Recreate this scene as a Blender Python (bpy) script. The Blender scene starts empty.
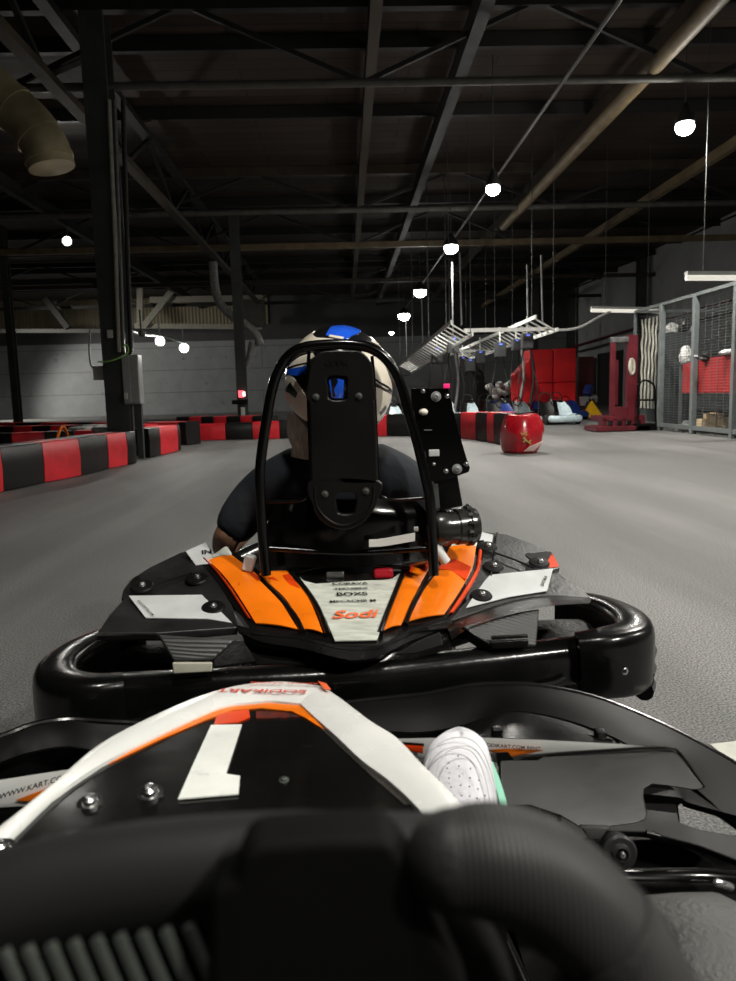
import bpy, bmesh, math, random
from mathutils import Vector as V, Matrix, Euler
random.seed(7)
col = bpy.context.scene.collection
# ---------------- camera model ----------------
F = 737.0; CX, CY = 368.0, 490.5; CAM = V((0, 0, .92))
_yc = V(((345-CX)/F, (CY-395)/F, -1)).normalized()
_u = V((-.03, 1, 0)); _zc = (_u-_yc*_u.dot(_yc)).normalized(); _xc = _yc.cross(_zc)
ROT = Matrix((_xc, _yc, _zc))
def ray(px, py): return ROT @ V(((px-CX)/F, (CY-py)/F, -1))
def P(px, py, Y):
    d = ray(px, py); return CAM+d*(Y/d.y)
def PZ(px, py, z=0.0):
    d = ray(px, py); return CAM+d*((z-CAM.z)/d.z)
def PXp(px, py, X):
    d = ray(px, py); return CAM+d*(X/d.x)
def K(px, py, yl): return P(px, py, 1.62+yl+.00019*(px-345))
def S(px, py, lift=0.0, dy=0.0):
    yl = .06+(635-py)/90*.42
    return K(px, py, yl+dy)+V((0, -.3, .95))*lift
cam = bpy.data.cameras.new('camera'); co = bpy.data.objects.new('camera', cam); col.objects.link(co)
co.matrix_world = Matrix.Translation(CAM) @ ROT.to_4x4()
cam.sensor_fit = 'VERTICAL'; cam.sensor_height = 36; cam.lens = 36*F/981; cam.clip_start = .02; cam.clip_end = 200
cam.dof.use_dof = True; cam.dof.focus_distance = 2.6; cam.dof.aperture_fstop = 27.0/3.6
bpy.context.scene.camera = co

# ---------------- materials ----------------
MATS = {}
def pm(name, c, rough=.5, metal=0, var=.15, scale=12, bump=0, bscale=None, coat=0, spec=.5, rvar=.15, dirt=None, stretch=None):
    m = bpy.data.materials.new(name); m.use_nodes = True; nt = m.node_tree; N = nt.nodes; L = nt.links
    b = N['Principled BSDF']; tc = N.new('ShaderNodeTexCoord'); src = tc.outputs['Object']
    if stretch:
        mp = N.new('ShaderNodeMapping'); mp.inputs['Scale'].default_value = stretch; L.new(src, mp.inputs['Vector']); src = mp.outputs[0]
    n = N.new('ShaderNodeTexNoise'); n.inputs['Scale'].default_value = scale; n.inputs['Detail'].default_value = 6; L.new(src, n.inputs['Vector'])
    r = N.new('ShaderNodeMapRange'); r.inputs['From Min'].default_value = .3; r.inputs['From Max'].default_value = .7
    r.inputs['To Min'].default_value = 0; r.inputs['To Max'].default_value = 1; L.new(n.outputs['Fac'], r.inputs['Value'])
    mx = N.new('ShaderNodeMix'); mx.data_type = 'RGBA'
    mx.inputs['A'].default_value = (*[x*(1-var) for x in c], 1); mx.inputs['B'].default_value = (*[min(1, x*(1+var)) for x in c], 1)
    L.new(r.outputs[0], mx.inputs['Factor']); out = mx.outputs['Result']
    if dirt:
        n2 = N.new('ShaderNodeTexNoise'); n2.inputs['Scale'].default_value = dirt[1]; n2.inputs['Detail'].default_value = 10; n2.inputs['Roughness'].default_value = .7; L.new(src, n2.inputs['Vector'])
        r2 = N.new('ShaderNodeMapRange'); r2.inputs['From Min'].default_value = dirt[2]; r2.inputs['From Max'].default_value = dirt[2]+.08; L.new(n2.outputs['Fac'], r2.inputs['Value'])
        m2 = N.new('ShaderNodeMix'); m2.data_type = 'RGBA'; L.new(out, m2.inputs['A']); m2.inputs['B'].default_value = (*dirt[0], 1)
        L.new(r2.outputs[0], m2.inputs['Factor']); out = m2.outputs['Result']
    L.new(out, b.inputs['Base Color'])
    rr = N.new('ShaderNodeMapRange'); rr.inputs['To Min'].default_value = max(.03, rough-rvar); rr.inputs['To Max'].default_value = min(1, rough+rvar)
    L.new(n.outputs['Fac'], rr.inputs['Value']); L.new(rr.outputs[0], b.inputs['Roughness'])
    b.inputs['Metallic'].default_value = metal; b.inputs['Coat Weight'].default_value = coat; b.inputs['Specular IOR Level'].default_value = spec
    if bump:
        nb = N.new('ShaderNodeTexNoise'); nb.inputs['Scale'].default_value = bscale or scale*4; nb.inputs['Detail'].default_value = 4; L.new(src, nb.inputs['Vector'])
        bp = N.new('ShaderNodeBump'); bp.inputs['Strength'].default_value = bump; bp.inputs['Distance'].default_value = .01
        L.new(nb.outputs['Fac'], bp.inputs['Height']); L.new(bp.outputs[0], b.inputs['Normal'])
    MATS[name] = m; return m
def em(name, c, s):
    m = pm(name, c); b = m.node_tree.nodes['Principled BSDF']; b.inputs['Emission Color'].default_value = (*c, 1); b.inputs['Emission Strength'].default_value = s; return m
def wave_bump(m, scale, axis='X', strength=.5, dist=.02, color=None):
    nt = m.node_tree; N = nt.nodes; L = nt.links; b = N['Principled BSDF']; tc = N.new('ShaderNodeTexCoord')
    w = N.new('ShaderNodeTexWave'); w.bands_direction = axis; w.inputs['Scale'].default_value = scale; L.new(tc.outputs['Object'], w.inputs['Vector'])
    bp = N.new('ShaderNodeBump'); bp.inputs['Strength'].default_value = strength; bp.inputs['Distance'].default_value = dist
    L.new(w.outputs['Fac'], bp.inputs['Height']); L.new(bp.outputs[0], b.inputs['Normal']); return m

BLK = pm('black_plastic', (.0035, .0035, .0035), .22, spec=.4, var=.3, rvar=.12, scale=9, bump=.06, bscale=60, dirt=((.014, .014, .0135), 14, .68))
BLKM = pm('matte_black_plastic', (.012, .012, .012), .38, spec=.45, var=.3, scale=15, bump=.1, bscale=90)
GLB = pm('gloss_black_paint', (.0015, .0015, .0015), .16, var=.2, rvar=.06, spec=.35)
RUB = pm('tyre_rubber', (.008, .008, .0075), .6, var=.4, scale=18, bump=.5, bscale=70)
RUBG = pm('dusty_tyre_rubber', (.045, .045, .043), .55, var=.4, scale=10, bump=.3, bscale=120)
GRIP = pm('grip_rubber', (.020, .020, .020), .5, spec=.25, var=.2, bump=.15, bscale=400)
WHT = pm('white_plastic', (.62, .63, .60), .32, var=.12, scale=6, dirt=((.30, .30, .27), 30, .66), bump=.04)
WHS = pm('scratched_white_sticker', (.50, .52, .46), .35, var=.2, scale=20, stretch=(1, 4, 1), dirt=((.24, .25, .20), 24, .6))
GRS = pm('grey_white_sticker', (.48, .50, .50), .42, var=.12, scale=10)
ORG = pm('orange_sticker', (.80, .17, .004), .3, var=.12, scale=8, dirt=((.35, .06, .002), 40, .68), coat=.2)
ORD = pm('deep_orange_sticker', (.62, .045, .004), .3, var=.15)
REDP = pm('red_plastic', (.45, .008, .02), .4)
CHR = pm('chrome_bolt', (.6, .6, .6), .25, metal=1, var=.1)
ALU = pm('brushed_metal', (.45, .46, .46), .35, metal=1, var=.1)
STD = pm('dark_steel_paint', (.045, .05, .045), .5, var=.3, scale=3, bump=.1)
STG = pm('grey_galvanised_steel', (.22, .23, .23), .5, metal=.3, var=.2)
INK = pm('black_ink', (.003, .003, .003), .5, spec=.2)
INKO = pm('orange_ink', (.75, .12, .03), .5)
INKR = pm('red_ink', (.55, .05, .03), .5)

# ---------------- mesh builder ----------------
def cat(pts, n=6, closed=False):
    pts = [V(p) for p in pts]; out = []; m = len(pts)
    if m < 3 and not closed: 
        return [pts[0].lerp(pts[1], i/n) for i in range(n+1)]
    rng = m if closed else m-1
    for i in range(rng):
        p1, p2 = pts[i], pts[(i+1) % m]
        p0 = pts[(i-1) % m] if closed or i > 0 else p1*2-p2
        p3 = pts[(i+2) % m] if closed or i+2 < m else p2*2-p1
        for k in range(n):
            t = k/n
            out.append(.5*((2*p1)+(-p0+p2)*t+(2*p0-5*p1+4*p2-p3)*t*t+(-p0+3*p1-3*p2+p3)*t**3))
    if not closed: out.append(pts[-1])
    return out
class MB:
    def __init__(s): s.v = []; s.f = []
    def add(s, vs, fs):
        k = len(s.v); s.v += [V(v) for v in vs]; s.f += [[i+k for i in f] for f in fs]; return s
    def box(s, c, sz, rot=None):
        c = V(c); h = V(sz)/2; R = rot.to_matrix() if isinstance(rot, Euler) else (rot or Matrix.Identity(3)); vs = []
        for x in (-1, 1):
            for y in (-1, 1):
                for z in (-1, 1): vs.append(c+R @ V((x*h.x, y*h.y, z*h.z)))
        return s.add(vs, [[0, 1, 3, 2], [4, 6, 7, 5], [0, 4, 5, 1], [2, 3, 7, 6], [0, 2, 6, 4], [1, 5, 7, 3]])
    def bar(s, a, b, w, h, up=(0, 0, 1)):
        a, b = V(a), V(b); d = (b-a); L = d.length; d.normalize(); up = V(up)
        if abs(d.dot(up)) > .98: up = V((0, 1, 0))
        x = d.cross(up).normalized(); z = x.cross(d)
        R = Matrix((x, d, z)).transposed(); return s.box((a+b)/2, (w, L, h), R)
    def rings(s, rs, cap=True, loop=False):
        n = len(rs[0]); k = len(s.v); s.v += [V(p) for r in rs for p in r]; m = len(rs)
        for i in range(m if loop else m-1):
            j = (i+1) % m
            for q in range(n):
                w = (q+1) % n; s.f.append([k+i*n+q, k+i*n+w, k+j*n+w, k+j*n+q])
        if cap and not loop: s.f.append([k+q for q in range(n)][::-1]); s.f.append([k+(m-1)*n+q for q in range(n)])
        return s
    def tube(s, pts, r, n=12, closed=False, sm=0, rz=None, e=1.0, up=None):
        if sm: 
            if isinstance(r, (list, tuple)):
                q = cat([(a, 0, 0) for a in r], sm, closed); r = [a.x for a in q]
            if isinstance(rz, (list, tuple)): rz = [a.x for a in cat([(a, 0, 0) for a in rz], sm, closed)]
            pts = cat(pts, sm, closed)
        pts = [V(p) for p in pts]; m = len(pts); rs = []; prev = None
        for i, p in enumerate(pts):
            if closed: d = pts[(i+1) % m]-pts[i-1]
            else: d = pts[min(i+1, m-1)]-pts[max(i-1, 0)]
            d.normalize()
            if up is not None: x = d.cross(V(up)).normalized()
            elif prev is None: x = d.orthogonal().normalized()
            else: x = (prev-d*prev.dot(d)).normalized()
            prev = x; y = x.cross(d)
            a = r[i] if isinstance(r, list) else r; b = (rz[i] if isinstance(rz, list) else rz) if rz is not None else a
            ring = []
            for k in range(n):
                t = 2*math.pi*k/n; c_, s_ = math.cos(t), math.sin(t)
                c_ = math.copysign(abs(c_)**e, c_); s_ = math.copysign(abs(s_)**e, s_)
                ring.append(p+x*c_*a+y*s_*b)
            rs.append(ring)
        return s.rings(rs, loop=closed)
    def cyl(s, a, b, r, r2=None, n=16): return s.tube([a, b], [r, r if r2 is None else r2], n)
    def lathe(s, c, axis, prof, n=24):
        c = V(c); ax = V(axis).normalized(); x = ax.orthogonal().normalized(); y = ax.cross(x); rs = []
        for h, r in prof: rs.append([c+ax*h+(x*math.cos(2*math.pi*k/n)+y*math.sin(2*math.pi*k/n))*max(r, .0004) for k in range(n)])
        return s.rings(rs)
    def ell(s, c, r, n=16, m=10, rot=None):
        R = rot.to_matrix() if rot else Matrix.Identity(3); rs = []; c = V(c)
        for i in range(m+1):
            a = math.pi*(i/m)-math.pi/2; a = max(-1.56, min(1.56, a))
            rs.append([c+R @ V((r[0]*math.cos(a)*math.cos(2*math.pi*k/n), r[1]*math.cos(a)*math.sin(2*math.pi*k/n), r[2]*math.sin(a))) for k in range(n)])
        return s.rings(rs)
    def panel(s, pts, th, n=None, sm=0):
        pts = [V(p) for p in pts]
        if sm: pts = cat(pts, sm, True)
        if n is None:
            n = V((0, 0, 0))
            for i in range(len(pts)): n += pts[i].cross(pts[(i+1) % len(pts)])
            n.normalize()
            if n.dot(CAM-pts[0]) < 0: n = -n
        else: n = V(n).normalized()
        m = len(pts)
        s.add(pts+[p-n*th for p in pts], [list(range(m)), list(range(2*m-1, m-1, -1))]+[[i, (i+1) % m, (i+1) % m+m, i+m] for i in range(m)])
        return s
    def ruled(s, A, B, th, sm=5, k=4, n=None, crown=0):
        A = cat(A, sm); B = cat(B, sm); m = len(A); rows = []
        nn = V(n) if n else None
        if nn is None:
            i = m//2; nn = (A[i+1]-A[i-1]).cross(B[i]-A[i]); nn.normalize()
            if nn.dot(CAM-A[i]) < 0: nn = -nn
        for a, b in zip(A, B): rows.append([a.lerp(b, j/k)+nn*crown*math.sin(math.pi*j/k) for j in range(k+1)])
        q = k+1; top = [p for r in rows for p in r]; bot = [p-nn*th for p in top]; o = len(top); fs = []
        for i in range(m-1):
            for j in range(k):
                a = i*q+j; fs.append([a, a+1, a+q+1, a+q]); fs.append([o+a, o+a+q, o+a+q+1, o+a+1])
            fs.append([i*q, i*q+q, o+i*q+q, o+i*q]); fs.append([i*q+k, o+i*q+k, o+i*q+q+k, i*q+q+k])
        for j in range(k):
            fs.append([j, o+j, o+j+1, j+1]); a = (m-1)*q+j; fs.append([a, a+1, o+a+1, o+a])
        return s.add(top+bot, fs)
    def build(s, name, mat, parent=None, smooth=True, bevel=0, seg=2, ang=38, origin=None):
        me = bpy.data.meshes.new(name)
        off = V((0, 0, 0)); q = parent
        while q is not None: off += q.location; q = q.parent
        loc = V((0, 0, 0))
        if parent is None:
            xs = [v.x for v in s.v]; ys = [v.y for v in s.v]; zs = [v.z for v in s.v]
            loc = V(((min(xs)+max(xs))/2, (min(ys)+max(ys))/2, min(zs))); off = loc
        me.from_pydata([v-off for v in s.v], [], s.f)
        bm = bmesh.new(); bm.from_mesh(me)
        bmesh.ops.triangulate(bm, faces=[f for f in bm.faces if len(f.verts) > 4 and not bevel])
        bmesh.ops.recalc_face_normals(bm, faces=bm.faces)
        for f in bm.faces: f.smooth = smooth
        for e in bm.edges:
            if len(e.link_faces) == 2 and e.calc_face_angle(0) > math.radians(ang) and not bevel: e.smooth = False
        bm.to_mesh(me); bm.free()
        o = bpy.data.objects.new(name, me); col.objects.link(o); o.parent = parent; o.location = loc
        for m_ in (mat if isinstance(mat, list) else [mat]): me.materials.append(m_)
        if bevel:
            b = o.modifiers.new('bevel', 'BEVEL'); b.width = bevel; b.segments = seg; b.limit_method = 'ANGLE'; b.angle_limit = math.radians(35)
            b.harden_normals = False
            w = o.modifiers.new('wn', 'WEIGHTED_NORMAL'); w.keep_sharp = True
        return o
def tag(o, label=None, cat_=None, group=None, kind=None):
    if label: o['label'] = label
    if cat_: o['category'] = cat_
    if group: o['group'] = group
    if kind: o['kind'] = kind
    return o
def thing(name, label, cat_, loc=(0, 0, 0), group=None):
    o = bpy.data.objects.new(name, None); col.objects.link(o); o.location = loc; o.empty_display_size = .1
    return tag(o, label, cat_, group)
def copy_tree(o, loc=None, rz=0, parent=None):
    c = o.copy(); col.objects.link(c)
    if parent: c.parent = parent
    if loc is not None: c.location = loc; c.rotation_euler = (0, 0, rz)
    for ch in list(o.children): copy_tree(ch, parent=c)
    return c
def text(s, o, right, up, h, mat, parent, name='lettering', label=None, lift=.0015, shear=0, sx=1, align='CENTER'):
    cu = bpy.data.curves.new('t', 'FONT'); cu.body = s; cu.size = 1; cu.extrude = .001; cu.align_x = align; cu.align_y = 'CENTER'; cu.shear = shear; cu.offset = .02
    t = bpy.data.objects.new('t', cu); col.objects.link(t); bpy.context.view_layer.update()
    me = bpy.data.meshes.new_from_object(t.evaluated_get(bpy.context.evaluated_depsgraph_get()))
    bpy.data.objects.remove(t)
    right = V(right).normalized(); n = right.cross(V(up)).normalized(); up = n.cross(right)
    off = V((0, 0, 0)); q = parent
    while q is not None: off += q.location; q = q.parent
    sc = h/.72
    for v in me.vertices: v.co = V(o)-off+right*v.co.x*sc*sx+up*v.co.y*sc+n*(lift+v.co.z*sc*.2)
    ob = bpy.data.objects.new(name, me); col.objects.link(ob); ob.parent = parent; me.materials.clear(); me.materials.append(mat)
    if label: ob['label'] = label
    return ob
def bolt(p, n, r, parent, mat=None, name='bolt', washer=True):
    n = V(n).normalized(); m = MB()
    if washer: m.lathe(p, n, [(0, 0), (0, r*1.5), (r*.2, r*1.5), (r*.3, r)], 16)
    m.lathe(V(p)+n*r*.3, n, [(0, 0), (0, r), (r*.5, r*.9), (r*.7, r*.45), (r*.45, r*.4), (r*.45, 0)], 12)
    return m.build(name, mat or CHR, parent)
# ================= SETTING =================
FLM = pm('asphalt_floor', (.150, .150, .146), .62, var=.22, scale=.5, rvar=.12, spec=.35)
nt = FLM.node_tree; N = nt.nodes; L = nt.links; b = N['Principled BSDF']; tc = N.new('ShaderNodeTexCoord')
sp = N.new('ShaderNodeTexNoise'); sp.inputs['Scale'].default_value = 150; sp.inputs['Detail'].default_value = 3; L.new(tc.outputs['Object'], sp.inputs['Vector'])
vo = N.new('ShaderNodeTexVoronoi'); vo.inputs['Scale'].default_value = 300; L.new(tc.outputs['Object'], vo.inputs['Vector'])
mrs = N.new('ShaderNodeMapRange'); mrs.inputs['From Min'].default_value = .35; mrs.inputs['From Max'].default_value = .68; mrs.inputs['To Min'].default_value = .3; mrs.inputs['To Max'].default_value = 1.75
L.new(sp.outputs['Fac'], mrs.inputs['Value'])
mm = N.new('ShaderNodeMix'); mm.data_type = 'RGBA'; mm.blend_type = 'MULTIPLY'; mm.inputs['Factor'].default_value = 1
old = b.inputs['Base Color'].links[0].from_socket; L.new(old, mm.inputs['A']); L.new(mrs.outputs[0], mm.inputs['B'])
# worn darker racing lines (stretched along the track)
mp = N.new('ShaderNodeMapping'); mp.inputs['Scale'].default_value = (1.6, .16, 1); mp.inputs['Rotation'].default_value = (0, 0, .5); L.new(tc.outputs['Object'], mp.inputs['Vector'])
tr = N.new('ShaderNodeTexNoise'); tr.inputs['Scale'].default_value = 1.2; tr.inputs['Detail'].default_value = 7; L.new(mp.outputs[0], tr.inputs['Vector'])
mr2 = N.new('ShaderNodeMapRange'); mr2.inputs['From Min'].default_value = .42; mr2.inputs['From Max'].default_value = .62; mr2.inputs['To Min'].default_value = .78; mr2.inputs['To Max'].default_value = 1.1; L.new(tr.outputs['Fac'], mr2.inputs['Value'])
m3 = N.new('ShaderNodeMix'); m3.data_type = 'RGBA'; m3.blend_type = 'MULTIPLY'; m3.inputs['Factor'].default_value = 1; L.new(mm.outputs['Result'], m3.inputs['A']); L.new(mr2.outputs[0], m3.inputs['B'])
L.new(m3.outputs['Result'], b.inputs['Base Color'])
bp = N.new('ShaderNodeBump'); bp.inputs['Strength'].default_value = .4; bp.inputs['Distance'].default_value = .003; L.new(vo.outputs['Distance'], bp.inputs['Height']); L.new(bp.outputs[0], b.inputs['Normal'])
XL, XR, YB, YF, ZC = -24.0, 14.0, 46.0, -14.0, 7.0
tag(MB().box(((XL+XR)/2, (YB+YF)/2, -.1), (XR-XL+.4, YB-YF+.4, .2)).build('floor', FLM), kind='structure')
CM = pm('roof_deck_boards', (.030, .0185, .011), .8, var=.5, scale=2.2, stretch=(.25, 2, 1), bump=.3)
nt = CM.node_tree; N = nt.nodes; L = nt.links; b = N['Principled BSDF']; tc = N.new('ShaderNodeTexCoord')
bk = N.new('ShaderNodeTexBrick'); bk.inputs['Scale'].default_value = 1; bk.inputs['Brick Width'].default_value = 3.2; bk.inputs['Row Height'].default_value = .42; bk.inputs['Mortar Size'].default_value = .025
bk.inputs['Color1'].default_value = (1, 1, 1, 1); bk.inputs['Color2'].default_value = (.55, .5, .45, 1); bk.inputs['Mortar'].default_value = (.1, .1, .1, 1); L.new(tc.outputs['Object'], bk.inputs['Vector'])
mm = N.new('ShaderNodeMix'); mm.data_type = 'RGBA'; mm.blend_type = 'MULTIPLY'; mm.inputs['Factor'].default_value = 1
L.new(b.inputs['Base Color'].links[0].from_socket, mm.inputs['A']); L.new(bk.outputs['Color'], mm.inputs['B']); L.new(mm.outputs['Result'], b.inputs['Base Color'])
tag(MB().box(((XL+XR)/2, (YB+YF)/2, ZC+.1), (XR-XL+.4, YB-YF+.4, .2)).build('ceiling', CM), kind='structure')
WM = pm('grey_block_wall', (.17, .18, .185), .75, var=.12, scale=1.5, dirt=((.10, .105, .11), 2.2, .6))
nt = WM.node_tree; N = nt.nodes; L = nt.links; b = N['Principled BSDF']; tc = N.new('ShaderNodeTexCoord')
mp = N.new('ShaderNodeMapping'); mp.inputs['Rotation'].default_value = (math.pi/2, 0, 0); L.new(tc.outputs['Object'], mp.inputs['Vector'])
bk = N.new('ShaderNodeTexBrick'); bk.inputs['Scale'].default_value = 1; bk.inputs['Brick Width'].default_value = 400; bk.inputs['Row Height'].default_value = 1.35; bk.inputs['Mortar Size'].default_value = .03
bk.inputs['Color1'].default_value = (1, 1, 1, 1); bk.inputs['Color2'].default_value = (.97, .97, .97, 1); bk.inputs['Mortar'].default_value = (.62, .62, .62, 1); L.new(mp.outputs[0], bk.inputs['Vector'])
mm = N.new('ShaderNodeMix'); mm.data_type = 'RGBA'; mm.blend_type = 'MULTIPLY'; mm.inputs['Factor'].default_value = 1
L.new(b.inputs['Base Color'].links[0].from_socket, mm.inputs['A']); L.new(bk.outputs['Color'], mm.inputs['B']); L.new(mm.outputs['Result'], b.inputs['Base Color'])
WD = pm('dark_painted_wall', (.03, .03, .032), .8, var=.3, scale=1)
tag(MB().box(((XL+XR)/2, YB+.1, 2.2), (XR-XL, .2, 4.4)).build('wall_back', WM), kind='structure')
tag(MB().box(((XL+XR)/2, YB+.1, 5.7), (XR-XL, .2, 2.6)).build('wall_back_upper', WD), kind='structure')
WRM = pm('grey_side_wall', (.34, .35, .35), .8, var=.12, scale=.8, dirt=((.12, .12, .12), 1.3, .62))
tag(MB().box((XR+.1, (YB+YF)/2, 3.5), (.2, YB-YF, 7)).build('wall_right', WRM), kind='structure')
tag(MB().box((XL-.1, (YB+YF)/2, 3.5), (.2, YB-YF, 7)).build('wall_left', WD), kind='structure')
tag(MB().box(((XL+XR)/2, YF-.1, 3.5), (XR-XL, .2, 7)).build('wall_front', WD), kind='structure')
# dark doorway in right wall + dado strip
DK = pm('dark_doorway_paint', (.01, .01, .01), .7)
def wall_pt(px, py): return PXp(px, py, XR-.02)
# ribbed cladding on back wall high at left
RIB = wave_bump(pm('ribbed_tan_cladding', (.12, .10, .06), .75, var=.2, scale=1, stretch=(3, 1, .3)), 1.5, 'X', .5, .05)
a = P(-60, 296, YB-.15); c = P(268, 322, YB-.15)
tag(MB().box(((a.x+c.x)/2, YB-.06, (a.z+c.z)/2-.15), (c.x-a.x, .1, 1.9)).build('trim_1', RIB), kind='structure')
tag(MB().box((0, YB-.03, 2.02), (XR-XL-30, .05, .06)).build('trim_2', STD), kind='structure')
# white painted line on floor by right edge
LN = pm('worn_white_floor_paint', (.42, .42, .37), .6, var=.2, dirt=((.14, .14, .13), 60, .62))
a = [PZ(x, y, .004) for x, y in ((710, 744), (760, 738), (800, 790), (752, 778))]
tag(MB().panel(a, .003, n=(0, 0, 1)).build('floor_marking', LN), 'worn white painted line on the asphalt at right edge beside the foreground kart', 'floor marking')

# ---- roof structure ----
BRN = pm('rusty_brown_steel', (.035, .025, .014), .65, var=.4, scale=4)
GRYB = pm('grey_painted_steel', (.065, .063, .055), .6, var=.3, scale=4)
DKB = pm('dark_roof_steel', (.007, .007, .0065), .65, var=.4, scale=4)
PIPM = pm('tan_painted_pipe', (.14, .105, .055), .6, var=.35, scale=3)
def truss(Y, zb, label, mat, r=.07, z2=6.85, step=2.6, x0=XL, x1=XR, round_=True):
    t = thing('roof_truss', label, 'truss', ((x0+x1)/2, Y, zb), 'cross trusses under the roof')
    m = MB()
    if round_: m.cyl((x0, Y, zb), (x1, Y, zb), r)
    else: m.box(((x0+x1)/2, Y, zb), (x1-x0, r*2, r*2))
    m.build('bottom_chord', mat, t); MB().box(((x0+x1)/2, Y, z2), (x1-x0, .16, .2)).build('top_chord', DKB, t)
    n = int((x1-x0)/step); s = (x1-x0)/n
    for i in range(n):
        a = (x0+i*s, Y, zb) if i % 2 else (x0+i*s, Y, z2); b_ = (x0+(i+1)*s, Y, z2) if i % 2 else (x0+(i+1)*s, Y, zb)
        MB().bar(a, b_, .07, .07).build('diagonal_brace', DKB, t)
    return t
truss(12.1, P(560, 80, 12.1).z, 'nearest cross truss with grey tube bottom chord across the hall roof', GRYB, .06)
truss(20.7, P(560, 206, 20.7).z, 'second cross truss from the camera, above the second hanging lamp', GRYB, .08)
truss(24.8, P(560, 241, 24.8).z, 'tan coloured cross truss just behind the third hanging lamp', PIPM, .09, round_=False)
truss(33.5, 5.9, 'dim fourth cross truss deep in the hall', BRN, .08, round_=False)
truss(40.5, 5.9, 'farthest dim cross truss close to the back wall', DKB, .08, round_=False)
def beam(name, X, z, label, mat, w=.14, h=.2, y0=YF, y1=YB, rnd=False, X2=None):
    m = MB(); X2 = X if X2 is None else X2
    if rnd: m.cyl((X, y0, z), (X2, y1, z), w)
    else: m.bar((X, y0, z), (X2, y1, z), w, h)
    return tag(m.build(name, mat), label, name.split('_')[-1], 'long members running along the roof')
beam('roof_beam', .62, 6.6, 'dark beam running lengthwise over the middle of the track', BRN, .18, .3)
beam('roof_beam', 2.15, 6.45, 'dark lengthwise beam just left of the row of hanging lamps', DKB, .2, .35)
beam('roof_conduit', 3.3, 5.35, 'thin conduit running lengthwise above the row of hanging lamps', GRYB, .03, rnd=True)
beam('roof_pipe', 4.95, 5.85, 'thick tan pipe running lengthwise under the roof at right', PIPM, .125, rnd=True, y0=2, y1=23)
beam('roof_beam', 5.4, 6.55, 'brown beam lengthwise beside the thick tan pipe', BRN, .16, .3)
beam('roof_beam', 8.6, 6.1, 'tan lengthwise beam nearest the right wall', PIPM, .16, .22)
beam('roof_beam', -8.5, 6.5, 'dark lengthwise beam above the left side of the hall', DKB, .2, .35)
for i in range(9):
    Y = 9.3+i*3.6+(i % 2)*.5
    tag(MB().box((-5, Y, 6.86), (38, .12, .24)).build('roof_joist', DKB if i % 3 else BRN), 'dark roof joist under the deck boards', 'joist', 'roof joists')
# lattice girder on the column row at left
g = thing('lattice_girder', 'dark lattice girder running lengthwise on top of the steel columns at left', 'girder', (-4.2, 11, 5.3))
MB().box((-4.2, 23.5, 5.62), (.2, 29, .12)).build('bottom_chord', BRN, g); MB().box((-4.2, 23.5, 6.7), (.2, 29, .14)).build('top_chord', DKB, g)
for i in range(14):
    y = 9.5+i*2
    MB().bar((-4.2, y, 5.62 if i % 2 else 6.7), (-4.2, y+2, 6.7 if i % 2 else 5.62), .08, .08).build('diagonal_brace', DKB, g)

# ---- columns ----
def column(X, Y, w, top, label):
    t = thing('steel_column', label, 'column', (X, Y, 0), 'steel columns')
    m = MB().box((X, Y-w/2, top/2), (w, .03, top)); m.box((X, Y+w/2, top/2), (w, .03, top)); m.box((X, Y, top/2), (.03, w, top))
    m.build('column_shaft', STD, t); MB().box((X, Y, .02), (w+.16, w+.16, .04)).build('base_plate', STD, t)
    return t
cl = column(-3.56, 11.9, .36, 6.6, 'tall steel column at left carrying the grey electrical cabinet')
column(-3.3, 24, .30, 6.6, 'steel column behind, with a small red lit sign, left of the helmet')
column(-10.9, 25, .22, 6.6, 'slim steel column near the left frame edge')
column(13.6, 34, .36, 6.9, 'dark wall column behind the maroon frame'); column(13.6, 44.5, .4, 6.9, 'dark wall column above the red padded stack')
column(10.4, 40.5, .3, 6.9, 'slim dark column between the hanging trays and the right wall')
# knee braces beside main column (diagonal white)
m = MB()
WHB = pm('pale_painted_steel', (.35, .34, .28), .6, var=.2)
t = thing('wall_brace_frame', 'pale steel brace frame in front of the ribbed cladding', 'brace', P(180, 330, 40))
MB().bar(P(135, 326, 40), P(262, 327, 40), .25, .25).build('rail', WHB, t); MB().bar(P(150, 300, 40), P(262, 298, 40), .2, .3).build('rail', WHB, t)
MB().bar(P(144, 326, 39.8), P(172, 291, 39.8), .2, .3).build('diagonal_brace', WHB, t); MB().bar(P(140, 288, 39.8), P(140, 326, 39.8), .3, .2).build('post', WHB, t)
MB().box(P(250, 314, 39.8), (1.5, .5, 1.4)).build('box', GRYB, t)
t = thing('wall_brace_frame', 'dim brace frame on the ribbed cladding left of the tall steel column', 'brace', P(50, 330, 40))
MB().bar(P(-30, 331, 40), P(104, 331, 40), .22, .2).build('rail', GRYB, t); MB().bar(P(45, 298, 39.8), P(68, 328, 39.8), .2, .3).build('diagonal_brace', DKB, t)
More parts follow.
